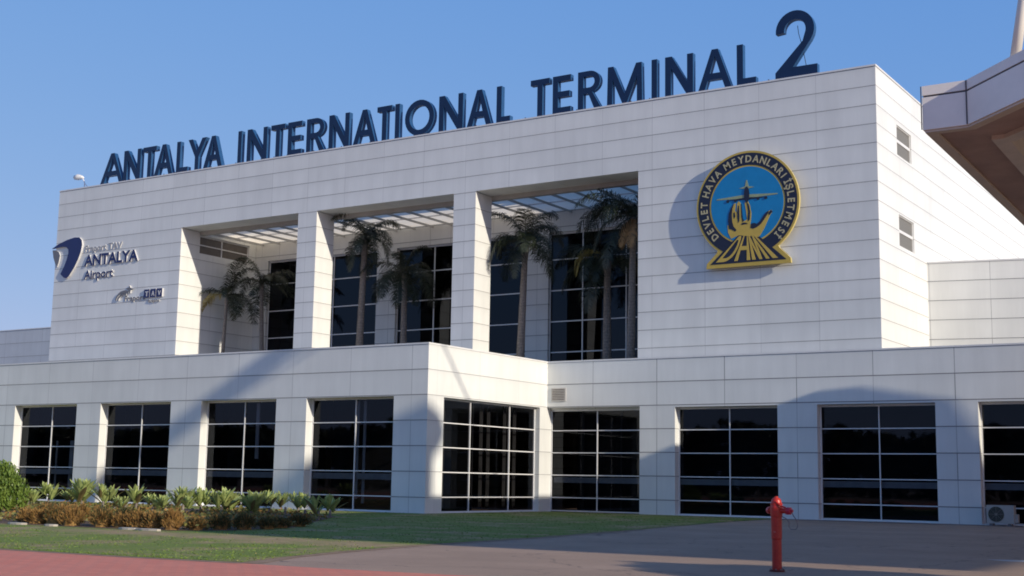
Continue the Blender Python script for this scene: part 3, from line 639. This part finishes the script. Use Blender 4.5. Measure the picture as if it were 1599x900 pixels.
palm(-65.47, 69.5, -65.9, 15.3, 2, 11, 2.9, .15, 'bushy palm second from the left, against the terrace side wall', {'green': [(PI, .8, 3.4, 2.8), (0, .9, 3.2, 2.8)]})
palm(-55.55, 68.0, -55.3, 17.55, 3, 13, 2.7, .21, 'tall palm just right of the first pier, crown close under the pergola', {'green': [(0, .5, 3.2, 3.0), (0.3, .2, 3.3, 2.8)]}, 1.15)
palm(-52.98, 69.5, -53.05, 15.3, 4, 15, 3.0, .19, 'dense drooping palm in the middle terrace opening', {'green': [(PI-.2, .3, 2.6, 3.2), (PI+.2, 0, 2.4, 3.2)]}, 1.1)
palm(-42.63, 67.5, -42.35, 16.0, 5, 16, 3.0, .20, 'palm beside the second pier with a thick drooping crown', {'green': [(PI, .8, 3.6, 2.8), (0, .7, 3.6, 2.8)]}, 1.15)
palm(-37.74, 69.5, -37.75, 14.9, 6, 14, 3.4, .22, 'palm with pale trunk and yellow fronds in the right terrace opening', {'yellow': [(PI+.45, .9, 3.9, 3.1), (PI+.7, .8, 3.9, 3.0)]})
palm(-35.08, 67.4, -34.9, 16.9, 7, 16, 3.5, .20, 'tallest palm at the right edge of the terrace, dead brown fronds hanging', {'green': [(PI, .55, 2.6, 4.2), (PI+.3, .7, 2.9, 4.0)], 'dead': [(-1.9, -.5, 2.5, 2.2), (-1.3, -.6, 2.5, 2.2), (PI, -.7, 2.5, 2.0)]})

# ------------------------------------------------------------------ planting bed
def leafmat(name, lo, hi, rough=.5):
    k = NT(name); p, c = k.pos(); f = k.noise(p, 5, 3); k.l(k.ramp(f, [(0.3, lo), (0.7, hi)]), k.b.inputs['Base Color']); k.b.inputs['Roughness'].default_value = rough
    tl = k.n('ShaderNodeBsdfTranslucent'); k.l(k.ramp(f, [(0.3, lo), (0.7, hi)]), tl.inputs[0]); mx = k.n('ShaderNodeMixShader'); mx.inputs[0].default_value = .25
    k.l(k.b.outputs[0], mx.inputs[1]); k.l(tl.outputs[0], mx.inputs[2]); k.l(mx.outputs[0], k.out.inputs[0]); return k.m
AG = leafmat('agave_leaf', (0.27, 0.35, 0.11), (0.50, 0.56, 0.20)); AGD = leafmat('old_agave_leaf', (0.20, 0.16, 0.06), (0.30, 0.24, 0.10))
def agave(loc, h, seed, label):
    rnd = random.Random(seed); t = thing('agave_plant', loc, label, 'plant', 'pale green broad-leaved plants in the bed')
    m = MB(); heads = rnd.choice((2, 3, 3, 4))
    for hI in range(heads):
        ox, oy = rnd.uniform(-.30, .30), rnd.uniform(-.3, .3); ch = h*rnd.uniform(.12, .45)
        n = rnd.randint(9, 14)
        for i in range(n):
            az = i*2.4+rnd.random(); el = R(84-48*(i/n)**.9+rnd.uniform(-8, 8)); L = (h-ch)*rnd.uniform(.75, 1.0); w = L*rnd.uniform(.10, .14)
            d = Vector((math.cos(az)*math.cos(el), math.sin(az)*math.cos(el), math.sin(el))); s = d.cross(Vector((0, 0, 1))).normalized(); u = s.cross(d)
            p0 = Vector((ox, oy, ch)); out = Vector((math.cos(az), math.sin(az), 0))
            prof = [(0, .45), (.3, .85), (.55, 1.0), (.8, .75), (.93, .35), (1, .02)]; rows = []
            for tt, ww in prof:
                q = p0+d*L*tt+out*(L*.14*tt*tt)-Vector((0, 0, L*.06*tt*tt)); rows.append((q-s*w*ww+u*w*.25*ww, q, q+s*w*ww+u*w*.25*ww))
            mi = 1 if (i > n-3 and rnd.random() < .6) else 0
            for a, b in zip(rows, rows[1:]): m.quad(a[0], a[1], b[1], b[0], mi=mi); m.quad(a[1], a[2], b[2], b[1], mi=mi)
    m.build('leaves', [AG, AGD], t, local=True)
    m = MB(); m.tube([(0, 0, 0), (.02, 0, h*.3)], [.07, .05], 7); m.build('stem', TRK.m, t, local=True)
    return t
AGP = [(-54.61, 42.15, 0.93), (-56.52, 44.85, 1.2), (-54.07, 44.09, 0.9), (-51.84, 43.07, 1.5), (-47.88, 40.96, 1.25), (-45.28, 39.37, 0.7), (-47.53, 41.94, 0.75), (-45.72, 40.96, 1.25), (-43.91, 40.26, 0.85), (-42.26, 39.45, 0.85), (-43.4, 41.51, 1.2), (-41.8, 40.53, 0.8), (-43.1, 42.27, 1.15), (-39.31, 39.71, 1.2), (-41.13, 42.11, 1.0), (-38.16, 40.23, 1.1), (-38.45, 41.6, 1.1), (-39.46, 43.69, 1.05), (-40.61, 45.81, 1.0), (-37.17, 42.37, 0.95), (-34.11, 39.66, 1.05), (-36.09, 42.69, 0.9)]
ORD = ['first', 'second', 'third', 'fourth', 'fifth', 'sixth', 'seventh', 'eighth', 'ninth', 'tenth', 'eleventh', 'twelfth', 'thirteenth', 'fourteenth', 'fifteenth', 'sixteenth', 'seventeenth', 'eighteenth', 'nineteenth', 'twentieth', 'twenty-first', 'twenty-second']
order = sorted(range(len(AGP)), key=lambda i: AGP[i][0]/AGP[i][1])
for rank, i in enumerate(order):
    x, y, h = AGP[i]; size = 'tall' if h >= 1.2 else 'small' if h < .9 else 'medium'
    agave((x, y, .02), h*1.07, 50+i, f'{size} pale green broad-leaved plant, {ORD[rank]} from the left in the row before the windows')
# brown clumps
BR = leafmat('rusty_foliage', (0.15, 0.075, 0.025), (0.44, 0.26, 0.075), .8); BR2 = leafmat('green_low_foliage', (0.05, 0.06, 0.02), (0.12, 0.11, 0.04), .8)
def clump(loc, h, w, seed, label, green=False):
    rnd = random.Random(seed); t = MB(); n = 900; grn = rnd.choice((.05, .15, .3, .45))
    for i in range(n):
        a = rnd.random()*6.283; e = math.asin(rnd.random()); r = rnd.uniform(.72, 1.0); bump = 1+.12*math.sin(a*3+seed)+.10*math.sin(a*5+e*4)
        q = Vector((math.cos(a)*math.cos(e)*w/2*r*bump, math.sin(a)*math.cos(e)*w/2*r*bump, (math.sin(e)**.6)*h*r*bump+.02))
        d = (Vector((q.x, q.y, q.z*.6+.1)).normalized()+Vector((rnd.uniform(-.4, .4), rnd.uniform(-.4, .4), rnd.uniform(-.1, .6)))).normalized()
        s = d.cross(Vector((rnd.uniform(-1, 1), rnd.uniform(-1, 1), rnd.uniform(-1, 1)))).normalized()*rnd.uniform(.008, .018); L = rnd.uniform(.06, .13)
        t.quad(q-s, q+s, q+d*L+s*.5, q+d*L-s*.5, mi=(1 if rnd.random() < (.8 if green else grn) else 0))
    # dense inner body of twigs
    core = []
    for r_ in range(6):
        e = r_/5*math.pi/2; core.append((math.cos(e)*w*.36+.001, math.sin(e)*h*.80))
    t.tube([(0, 0, z) for _, z in core], [r for r, _ in core], 9, mi=0)
    o = t.build('clipped_shrub', [BR, BR2]); o.location = loc
    o.rotation_euler = (0, 0, rnd.random()*6); o.scale = (rnd.uniform(.85, 1.05), rnd.uniform(.85, 1.1), rnd.uniform(.75, 1.08)); return tag(o, label, 'shrub', 'rusty clipped shrubs edging the bed')
CL = [(-36.97, 28.6, 0.54, 0.63), (-35.88, 28.15, 0.62, 0.75), (-35.19, 28.22, 0.65, 0.78), (-34.07, 27.98, 0.6, 0.77), (-33.85, 28.9, 0.6, 0.68), (-32.79, 28.09, 0.54, 0.67), (-32.15, 28.3, 0.54, 0.7), (-31.47, 28.31, 0.61, 0.7), (-30.87, 28.34, 0.61, 0.61), (-30.1, 28.39, 0.56, 0.68), (-29.55, 28.84, 0.48, 0.64), (-38.97, 31.65, 0.6, 0.73), (-39.82, 31.5, 0.6, 0.74), (-38.18, 31.7, 0.6, 0.72), (-36.44, 32.19, 0.55, 0.7), (-29.32, 29.6, 0.44, 0.68), (-29.01, 30.3, 0.44, 0.68), (-28.9, 31.2, 0.4, 0.68), (-29.3, 32.2, 0.37, 0.7), (-29.95, 33.8, 0.34, 0.73)]
order = sorted(range(len(CL)), key=lambda i: CL[i][0]/CL[i][1])
for rank, i in enumerate(order):
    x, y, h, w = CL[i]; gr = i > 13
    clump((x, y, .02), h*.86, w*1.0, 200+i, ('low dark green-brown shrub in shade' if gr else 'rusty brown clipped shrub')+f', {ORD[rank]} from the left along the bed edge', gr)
# low creeping cover between the rows
rnd = random.Random(77); m = MB(); n = 0
while n < 9000:
    x, y = rnd.uniform(-58, -29), rnd.uniform(28.3, 46.5)
    if not in_poly(x, y, soil) or mno.noise(Vector((x*.4, y*.4, 8))) < -.12: continue
    n += 1; q = Vector((x, y, rnd.uniform(.05, .30)*(.6+.8*abs(mno.noise(Vector((x, y, 2))))))); n_ = Vector((rnd.gauss(0, 1), rnd.gauss(0, 1), rnd.gauss(.6, .8))).normalized()
    s_ = n_.cross(Vector((0, 1, .2))).normalized()*rnd.uniform(.03, .07); u_ = n_.cross(s_).normalized()*rnd.uniform(.05, .11); m.quad(q-u_, q+s_, q+u_, q-s_, mi=0 if rnd.random() < .7 else 1)
tag(m.build('ground_cover', [leafmat('creeper_leaf', (0.10, 0.12, 0.03), (0.26, 0.24, 0.07)), BR]), 'low olive green ground cover filling the planting bed', 'ground cover', kind='stuff')
# round green bush at the left edge
k = leafmat('bush_leaf', (0.08, 0.15, 0.02), (0.24, 0.33, 0.06))
bush = thing('round_bush', (-44.9, 33.0, 0), 'dense bright green rounded bush at the left edge of the photograph', 'bush')
rnd = random.Random(9); m = MB()
lobes = [(0, 0, 1.0, 1.25), (.7, .3, .8, .95), (-.8, .2, 1.1, 1.2), (.2, -.5, .7, .9), (-.3, .5, 1.3, .95), (.95, -.2, .55, .6)]
for (lx, ly, lz, lr) in lobes:
    for i in range(2600):
        a = rnd.random()*6.283; e = math.asin(rnd.uniform(-.6, 1)); r = lr*rnd.uniform(.55, 1.02)*(1+.12*mno.noise(Vector((a*1.5+lx, e*2, lz))))
        q = Vector((lx+math.cos(a)*math.cos(e)*r, ly+math.sin(a)*math.cos(e)*r, max(.05, lz+math.sin(e)*r*.9)))
        n_ = Vector((rnd.gauss(0, 1), rnd.gauss(0, 1), rnd.gauss(.4, 1))).normalized(); s = n_.cross(Vector((0, 0, 1))).normalized()*rnd.uniform(.03, .05); u = n_.cross(s).normalized()*rnd.uniform(.05, .09)
        m.quad(q-u, q+s, q+u, q-s)
m.build('foliage', k, bush, local=True); bush.scale = (.84, .84, .98)
m = MB()
for i in range(6):
    a = i*1.05; m.tube([(0, 0, 0), (math.cos(a)*.3, math.sin(a)*.3, .6), (math.cos(a)*.7, math.sin(a)*.6, 1.5)], [.06, .04, .02], 6)
m.build('stem', TRK.m, bush, local=True)
# pale kerb stones at the bed edge
ST = simple('pale_stone', (0.52, 0.47, 0.40), 0.8, 0.15, 4)
for i, (x, y, L, lab) in enumerate(((-35.9, 27.35, .9, 'flat pale stone at the left end of the shrub row'), (-34.2, 27.3, .55, 'short flat pale stone below the middle of the shrub row'), (-30.9, 27.45, .8, 'flat grey stone at the shaded end of the shrub row'), (-30.0, 27.4, 1.0, 'long flat pale stone at the right end of the shrub row'))):
    m = MB(); pts = [(x+L/2*math.cos(t)*(1+.1*math.sin(t*3+i)), y+.14*math.sin(t)) for t in [j*2*PI/10 for j in range(10)]]
    m.prism(pts, .01, .07); o = m.build('kerb_stone', ST); tag(o, lab, 'stone', 'flat stones edging the bed')

# ------------------------------------------------------------------ hydrant
hy = thing('pillar_hydrant', (-9.5, 24.27, 0), 'red pillar fire hydrant standing on the asphalt in front of the terminal', 'hydrant')
k = NT('hydrant_red'); p, c = k.pos(); f = k.noise(p, 9, 6, .7); g2 = k.noise(p, 30, 3)
b0 = k.ramp(g2, [(.3, (0.40, 0.020, 0.012)), (.7, (0.54, 0.030, 0.018))]); k.l(k.mix(k.ramp(f, [(.60, (0, 0, 0)), (.66, (.75, .75, .75))]), b0, (0.20, 0.035, 0.02)), k.b.inputs['Base Color'])
k.b.inputs['Roughness'].default_value = .4; k.bump(f, .25, .01); HR = k.m
HRd = simple('hydrant_red_cap', (0.50, 0.02, 0.05), 0.35, 0.1, 6)
hx, hyy = -9.5, 24.27
def lathe(m, prof, cx, cy, n=24, mi=0): m.tube([(cx, cy, z) for r, z in prof], [r for r, z in prof], n, mi=mi)
m = MB(); lathe(m, [(.092, .02), (.092, .60), (.100, .62), (.103, 1.02), (.112, 1.03), (.116, 1.10), (.116, 1.20), (.108, 1.25)], hx, hyy); m.build('body', HR, hy, smooth=False)
m = MB(); lathe(m, [(.116, 1.25), (.116, 1.28), (.10, 1.29), (.09, 1.34), (.068, 1.375), (.035, 1.385), (.035, 1.41), (.001, 1.41)], hx, hyy); m.build('cap', HR, hy)
m = MB(); lathe(m, [(.145, .005), (.145, .035), (.10, .04)], hx, hyy, 20); b_ = m.build('base_flange', simple('flange_dark_red', (.12, .015, .012), .5), hy)
BS = simple('bolt_steel', (.2, .18, .17), .4)
for i in range(8):
    a = i*PI/4+.2; m = MB(); m.tube([(hx+math.cos(a)*.125, hyy+math.sin(a)*.125, .035), (hx+math.cos(a)*.125, hyy+math.sin(a)*.125, .06)], .013, 6); m.build('bolt', BS, b_)
for sgn, dirv in ((1, Vector((.86, -.1, 0)).normalized()), (-1, Vector((-.75, .65, 0)).normalized())):
    o_ = Vector((hx, hyy, 1.14)); m = MB(); m.tube([o_+dirv*.09, o_+dirv*.20, o_+dirv*.205, o_+dirv*.225], [.05, .05, .065, .065], 16); ot = m.build('outlet', HR, hy)
    m = MB(); m.tube([o_+dirv*.226, o_+dirv*.30, o_+dirv*.31, o_+dirv*.345], [.072, .068, .03, .03], 12); m.build('outlet_cap', HRd, ot)
m = MB(); m.tube([(hx+.03, hyy-.10, 1.31), (hx+.13, hyy-.10, 1.23), (hx+.22, hyy-.09, 1.20)], [.022, .018, .015], 8); m.build('lever', HR, hy)
m = MB(); pts = [(hx+.31, hyy-.05, 1.15), (hx+.36, hyy-.05, 1.05), (hx+.42, hyy-.05, .97), (hx+.44, hyy-.05, .86), (hx+.40, hyy-.05, .80), (hx+.30, hyy-.04, .80), (hx+.26, hyy-.04, .86), (hx+.27, hyy-.04, .93), (hx+.20, hyy-.03, 1.0), (hx+.12, hyy-.02, 1.03)]
m.tube(pts, .009, 5); m.build('chain', simple('chain_steel', (.18, .16, .16), .5), hy)
m = MB()   # small white stencilled marks down the body
fr_ = (Vector((0, 0, 0))-Vector((hx, hyy, 0))).normalized(); sd_ = Vector((-fr_.y, fr_.x, 0))
for i, z in enumerate((.99, .955, .90, .865, .82, .785, .745)):
    th = math.radians(-22); dd = (fr_*math.cos(th)+sd_*math.sin(th)); q = Vector((hx, hyy, z))+dd*.0995; s_ = Vector((-dd.y, dd.x, 0))*.014
    if i % 2: s_ = s_*.7
    m.quad(q-s_-Vector((0, 0, .012)), q+s_-Vector((0, 0, .012)), q+s_+Vector((0, 0, .012)), q-s_+Vector((0, 0, .012)))
m.build('stencil_marks', simple('white_stencil', (.75, .73, .7), .5), hy)

# ------------------------------------------------------------------ air conditioner
ac = thing('air_conditioner', (-14.0, 63.1, 0), 'grey outdoor air conditioning unit with round fan grille at the right window', 'air conditioner')
ACM = simple('ac_casing', (0.42, 0.41, 0.38), .45, .05, 3)
m = MB(); m.box(-14.62, -13.42, 62.95, 63.40, .10, .92); m.box(-13.42, -13.28, 63.05, 63.38, .15, .52); m.build('casing', ACM, ac)
m = MB(); m.box(-14.5, -14.35, 62.97, 63.38, 0.0, .10); m.box(-13.7, -13.55, 62.97, 63.38, 0.0, .10); m.build('feet', FRAMED, ac)
m = MB(); cx_, cz_ = -14.19, .51
m.tube([(cx_, 62.948, cz_), (cx_, 62.942, cz_)], .345, 32); g_ = m.build('fan_recess', simple('fan_black', (.03, .04, .03), .6), ac)
m = MB()
for r_ in (.08, .14, .20, .26, .32):
    m.tube([(cx_+r_*math.cos(t), 62.935, cz_+r_*math.sin(t)) for t in [j*2*PI/24 for j in range(25)]], .006, 4, cap=False)
for j in range(8):
    t = j*PI/4; m.tube([(cx_+.05*math.cos(t), 62.933, cz_+.05*math.sin(t)), (cx_+.34*math.cos(t), 62.933, cz_+.34*math.sin(t))], .006, 4)
m.tube([(cx_, 62.94, cz_), (cx_, 62.925, cz_)], .055, 12)
m.build('fan_grille', simple('fan_guard', (.22, .22, .20), .5), ac)

# ------------------------------------------------------------------ entrance canopy (its corner shows top right, the rest is outside the frame)
can = thing('entrance_canopy', (6, 40, 0), 'pale panelled entrance canopy with brown soffit jutting in at the top right', 'canopy')
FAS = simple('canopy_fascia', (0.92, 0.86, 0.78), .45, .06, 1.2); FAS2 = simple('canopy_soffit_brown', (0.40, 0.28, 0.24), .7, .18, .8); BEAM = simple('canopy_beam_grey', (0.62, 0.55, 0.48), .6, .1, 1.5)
CREAM = simple('canopy_edge_cream', (0.60, 0.50, 0.40), .5, .06, 2); GRV = simple('canopy_groove', (0.10, 0.10, 0.11), .6)
outl = [(-8.62, 32), (-7.56, 32), (2.6, 21.8), (22, 21.8), (22, 58.8), (6, 59.6), (-.4, 60.6), (-6.9, 61.0), (-8.6, 60.9), (-9.05, 60.3), (-9.05, 46)]
def inset(P, d):
    out = []
    for i in range(len(P)):
        a, b, c = Vector(P[i-1]), Vector(P[i]), Vector(P[(i+1) % len(P)]); n1 = (b-a).normalized(); n2 = (c-b).normalized()
        m1 = Vector((-n1.y, n1.x)); m2 = Vector((-n2.y, n2.x)); mm = (m1+m2).normalized(); out.append(tuple(b+mm*d/max(.5, mm.dot(m1))))
    return out
def ring(m, A, B, z0, z1, mi=0):
    n = len(A)
    for i in range(n):
        j = (i+1) % n
        m.quad((*A[i], z0), (*A[j], z0), (*A[j], z1), (*A[i], z1), mi=mi); m.quad((*B[j], z0), (*B[i], z0), (*B[i], z1), (*B[j], z1), mi=mi)
        m.quad((*A[j], z0), (*A[i], z0), (*B[i], z0), (*B[j], z0), mi=mi); m.quad((*A[i], z1), (*A[j], z1), (*B[j], z1), (*B[i], z1), mi=mi)
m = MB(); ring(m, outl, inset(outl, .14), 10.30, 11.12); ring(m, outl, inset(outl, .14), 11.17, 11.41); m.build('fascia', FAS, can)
m = MB(); ring(m, inset(outl, .03), inset(outl, .12), 11.11, 11.18)
for (x, y) in ((-7.56, 31.985), (-8.64, 31.99)): m.box(x-.012, x+.012, y-.02, y+.004, 10.31, 11.40)
m.build('groove', GRV, can)
m = MB(); ring(m, inset(outl, .15), inset(outl, 1.35), 10.31, 10.36); m.build('edge_soffit', FAS2, can)
m = MB(); ring(m, inset(outl, .04), inset(outl, .30), 10.24, 10.296); m.build('drip_edge', CREAM, can)
m = MB(); m.prism(inset(outl, .10), 11.20, 11.38); m.build('roof_deck', simple('canopy_ceiling', (0.45, 0.38, 0.32), .8, .1, 1), can)
m = MB()
ring(m, inset(outl, 1.352), inset(outl, 1.75), 10.20, 11.18)
for x in (0, 6, 12, 18): m.box(x-.15, x+.15, 26, 58, 10.5, 11.17)
for y in (34.2, 37.5, 40.8, 44.1, 47.4, 50.7, 54): m.box(-5.2, 20, y-.06, y+.06, 10.85, 11.16)
m.build('beams', BEAM, can)
m = MB()
for x in (8, 19):
    for y in (33, 52): m.tube([(x, y, 0), (x, y, 10.9)], .35, 20)
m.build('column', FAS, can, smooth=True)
PW = simple('mast_white', (.74, .70, .64), .4, .05, 1)
m = MB(); m.tube([(-6.24, 31.05, 11.3), (-5.98, 31.05, 12.84), (-5.2, 31.05, 17.0)], .12, 14); m.build('mast', PW, can, smooth=True)
bo = thing('added_shadow_boom', (27, 31.5, 0), 'white boom on a tall pylon, added beyond the right edge to cast slanting shadows', 'shadow_caster')  # unseen boom, pylon and rods, added to cast the slanting shadows on the wing
m = MB(); m.tube([(27, 30.9, 0), (27, 30.9, 29.3)], [.6, .45], 16); m.build('pylon', PW, bo, smooth=True)
m = MB(); m.tube([(27.5, 30.6, 29.5), (8.2, 38.0, 25.7), (-8.5, 44.4, 22.4)], [.6, .55, .45], 12); m.build('boom', PW, bo, smooth=True)
m = MB(); m.tube([(8.1, 41.9, 27.9), (2.6, 45.8, 22.65), (-1.4, 48.7, 18.8), (-8.9, 54.1, 11.5)], .075, 8); m.tube([(8.2, 38.0, 26.0), (8.1, 41.9, 27.9)], .11, 8); m.build('stay_rod', PW, bo)
wt = thing('added_shadow_tower', (26.5, 39.05, 0), 'slender white column with a domed head, added beyond the right edge to cast shadow', 'tower')  # unseen domed column, shaped to throw shade on the wing's corner pier
m = MB(); m.tube([(26.5, 39.05, 0), (26.5, 39.05, 27.2)], [.95, .95], 24); m.build('shaft', PW, wt, smooth=True)
m = MB(); m.tube([(26.5, 39.05, z) for z in (26.2, 26.8, 27.4, 28.1, 28.5, 28.6)], [.95, 1.6, 1.9, 1.6, .9, .05], 24); m.build('domed_head', PW, wt, smooth=True)
cf = thing('canopy_floodlight', (-5.95, 32.9, 10.2), 'black floodlight fixed under the canopy at the right edge', 'lamp')
m = MB(); m.tube([(-5.95, 32.9, 10.3), (-5.95, 32.9, 10.05)], .04, 6); m.box(-6.2, -5.75, 32.75, 33.05, 9.85, 10.05); m.build('lamp_body', simple('black_metal', (.02, .02, .02), .5), cf)

# ------------------------------------------------------------------ off to the right: an unseen tree added to cast the shade by the hydrant
def tree(x, y, H, cr, seed, label, nleaf=16000):
    rnd = random.Random(seed); t = thing('added_shade_tree', (x, y, 0), label, 'tree')
    m = MB(); m.tube([(0, 0, 0), (.05, 0, H*.3), (0, .1, H*.6)], [.16, .12, .07], 9)
    for i in range(7):
        a = i*.9; m.tube([(.03, 0, H*.35), (math.cos(a)*cr*.4, math.sin(a)*cr*.4, H*.6), (math.cos(a)*cr*.75, math.sin(a)*cr*.75, H*.75)], [.07, .04, .02], 6)
    m.build('trunk', TRK.m, t, local=True)
    m = MB()
    for i in range(nleaf):
        a = rnd.random()*6.283; e = math.asin(rnd.uniform(-.7, 1)); r = cr*rnd.random()**.4*(1+.3*mno.noise(Vector((math.cos(a)*2, math.sin(a)*2, e*2+seed))))
        q = Vector((math.cos(a)*math.cos(e)*r, math.sin(a)*math.cos(e)*r, H*.68+math.sin(e)*r*.6)); n_ = Vector((rnd.gauss(0, 1), rnd.gauss(0, 1), rnd.gauss(0, 1))).normalized()
        s = n_.cross(Vector((0, 0, 1))).normalized()*.07; u = n_.cross(s).normalized()*.11; m.quad(q-u, q+s, q+u, q-s)
    m.build('crown', LEAF, t, local=True); return t
tree(.2, 22.0, 4.38, 2.2, 5, 'small round tree added just beyond the right edge for its shade')

# ------------------------------------------------------------------ tree belt behind the viewpoint, seen only as reflections in the glazing
rnd = random.Random(21); m = MB()
for i in range(34000):
    x = rnd.uniform(-320, 60); hh = 10.1+.7*math.sin(x*.13)+.5*math.sin(x*.37+1)+.4*math.sin(x*1.1); y = -72+rnd.uniform(-6, 6); z = rnd.random()**.7*hh
    n_ = Vector((rnd.gauss(0, 1), rnd.gauss(0, 1), rnd.gauss(0, 1))).normalized(); s = n_.cross(Vector((0, 0, 1))).normalized()*.6; u = n_.cross(s).normalized()*.8; q = Vector((x, y, z)); m.quad(q-u, q+s, q+u, q-s)
tag(m.build('distant_trees', LEAF), 'belt of dark green trees across the road behind the viewpoint', 'trees', kind='stuff')
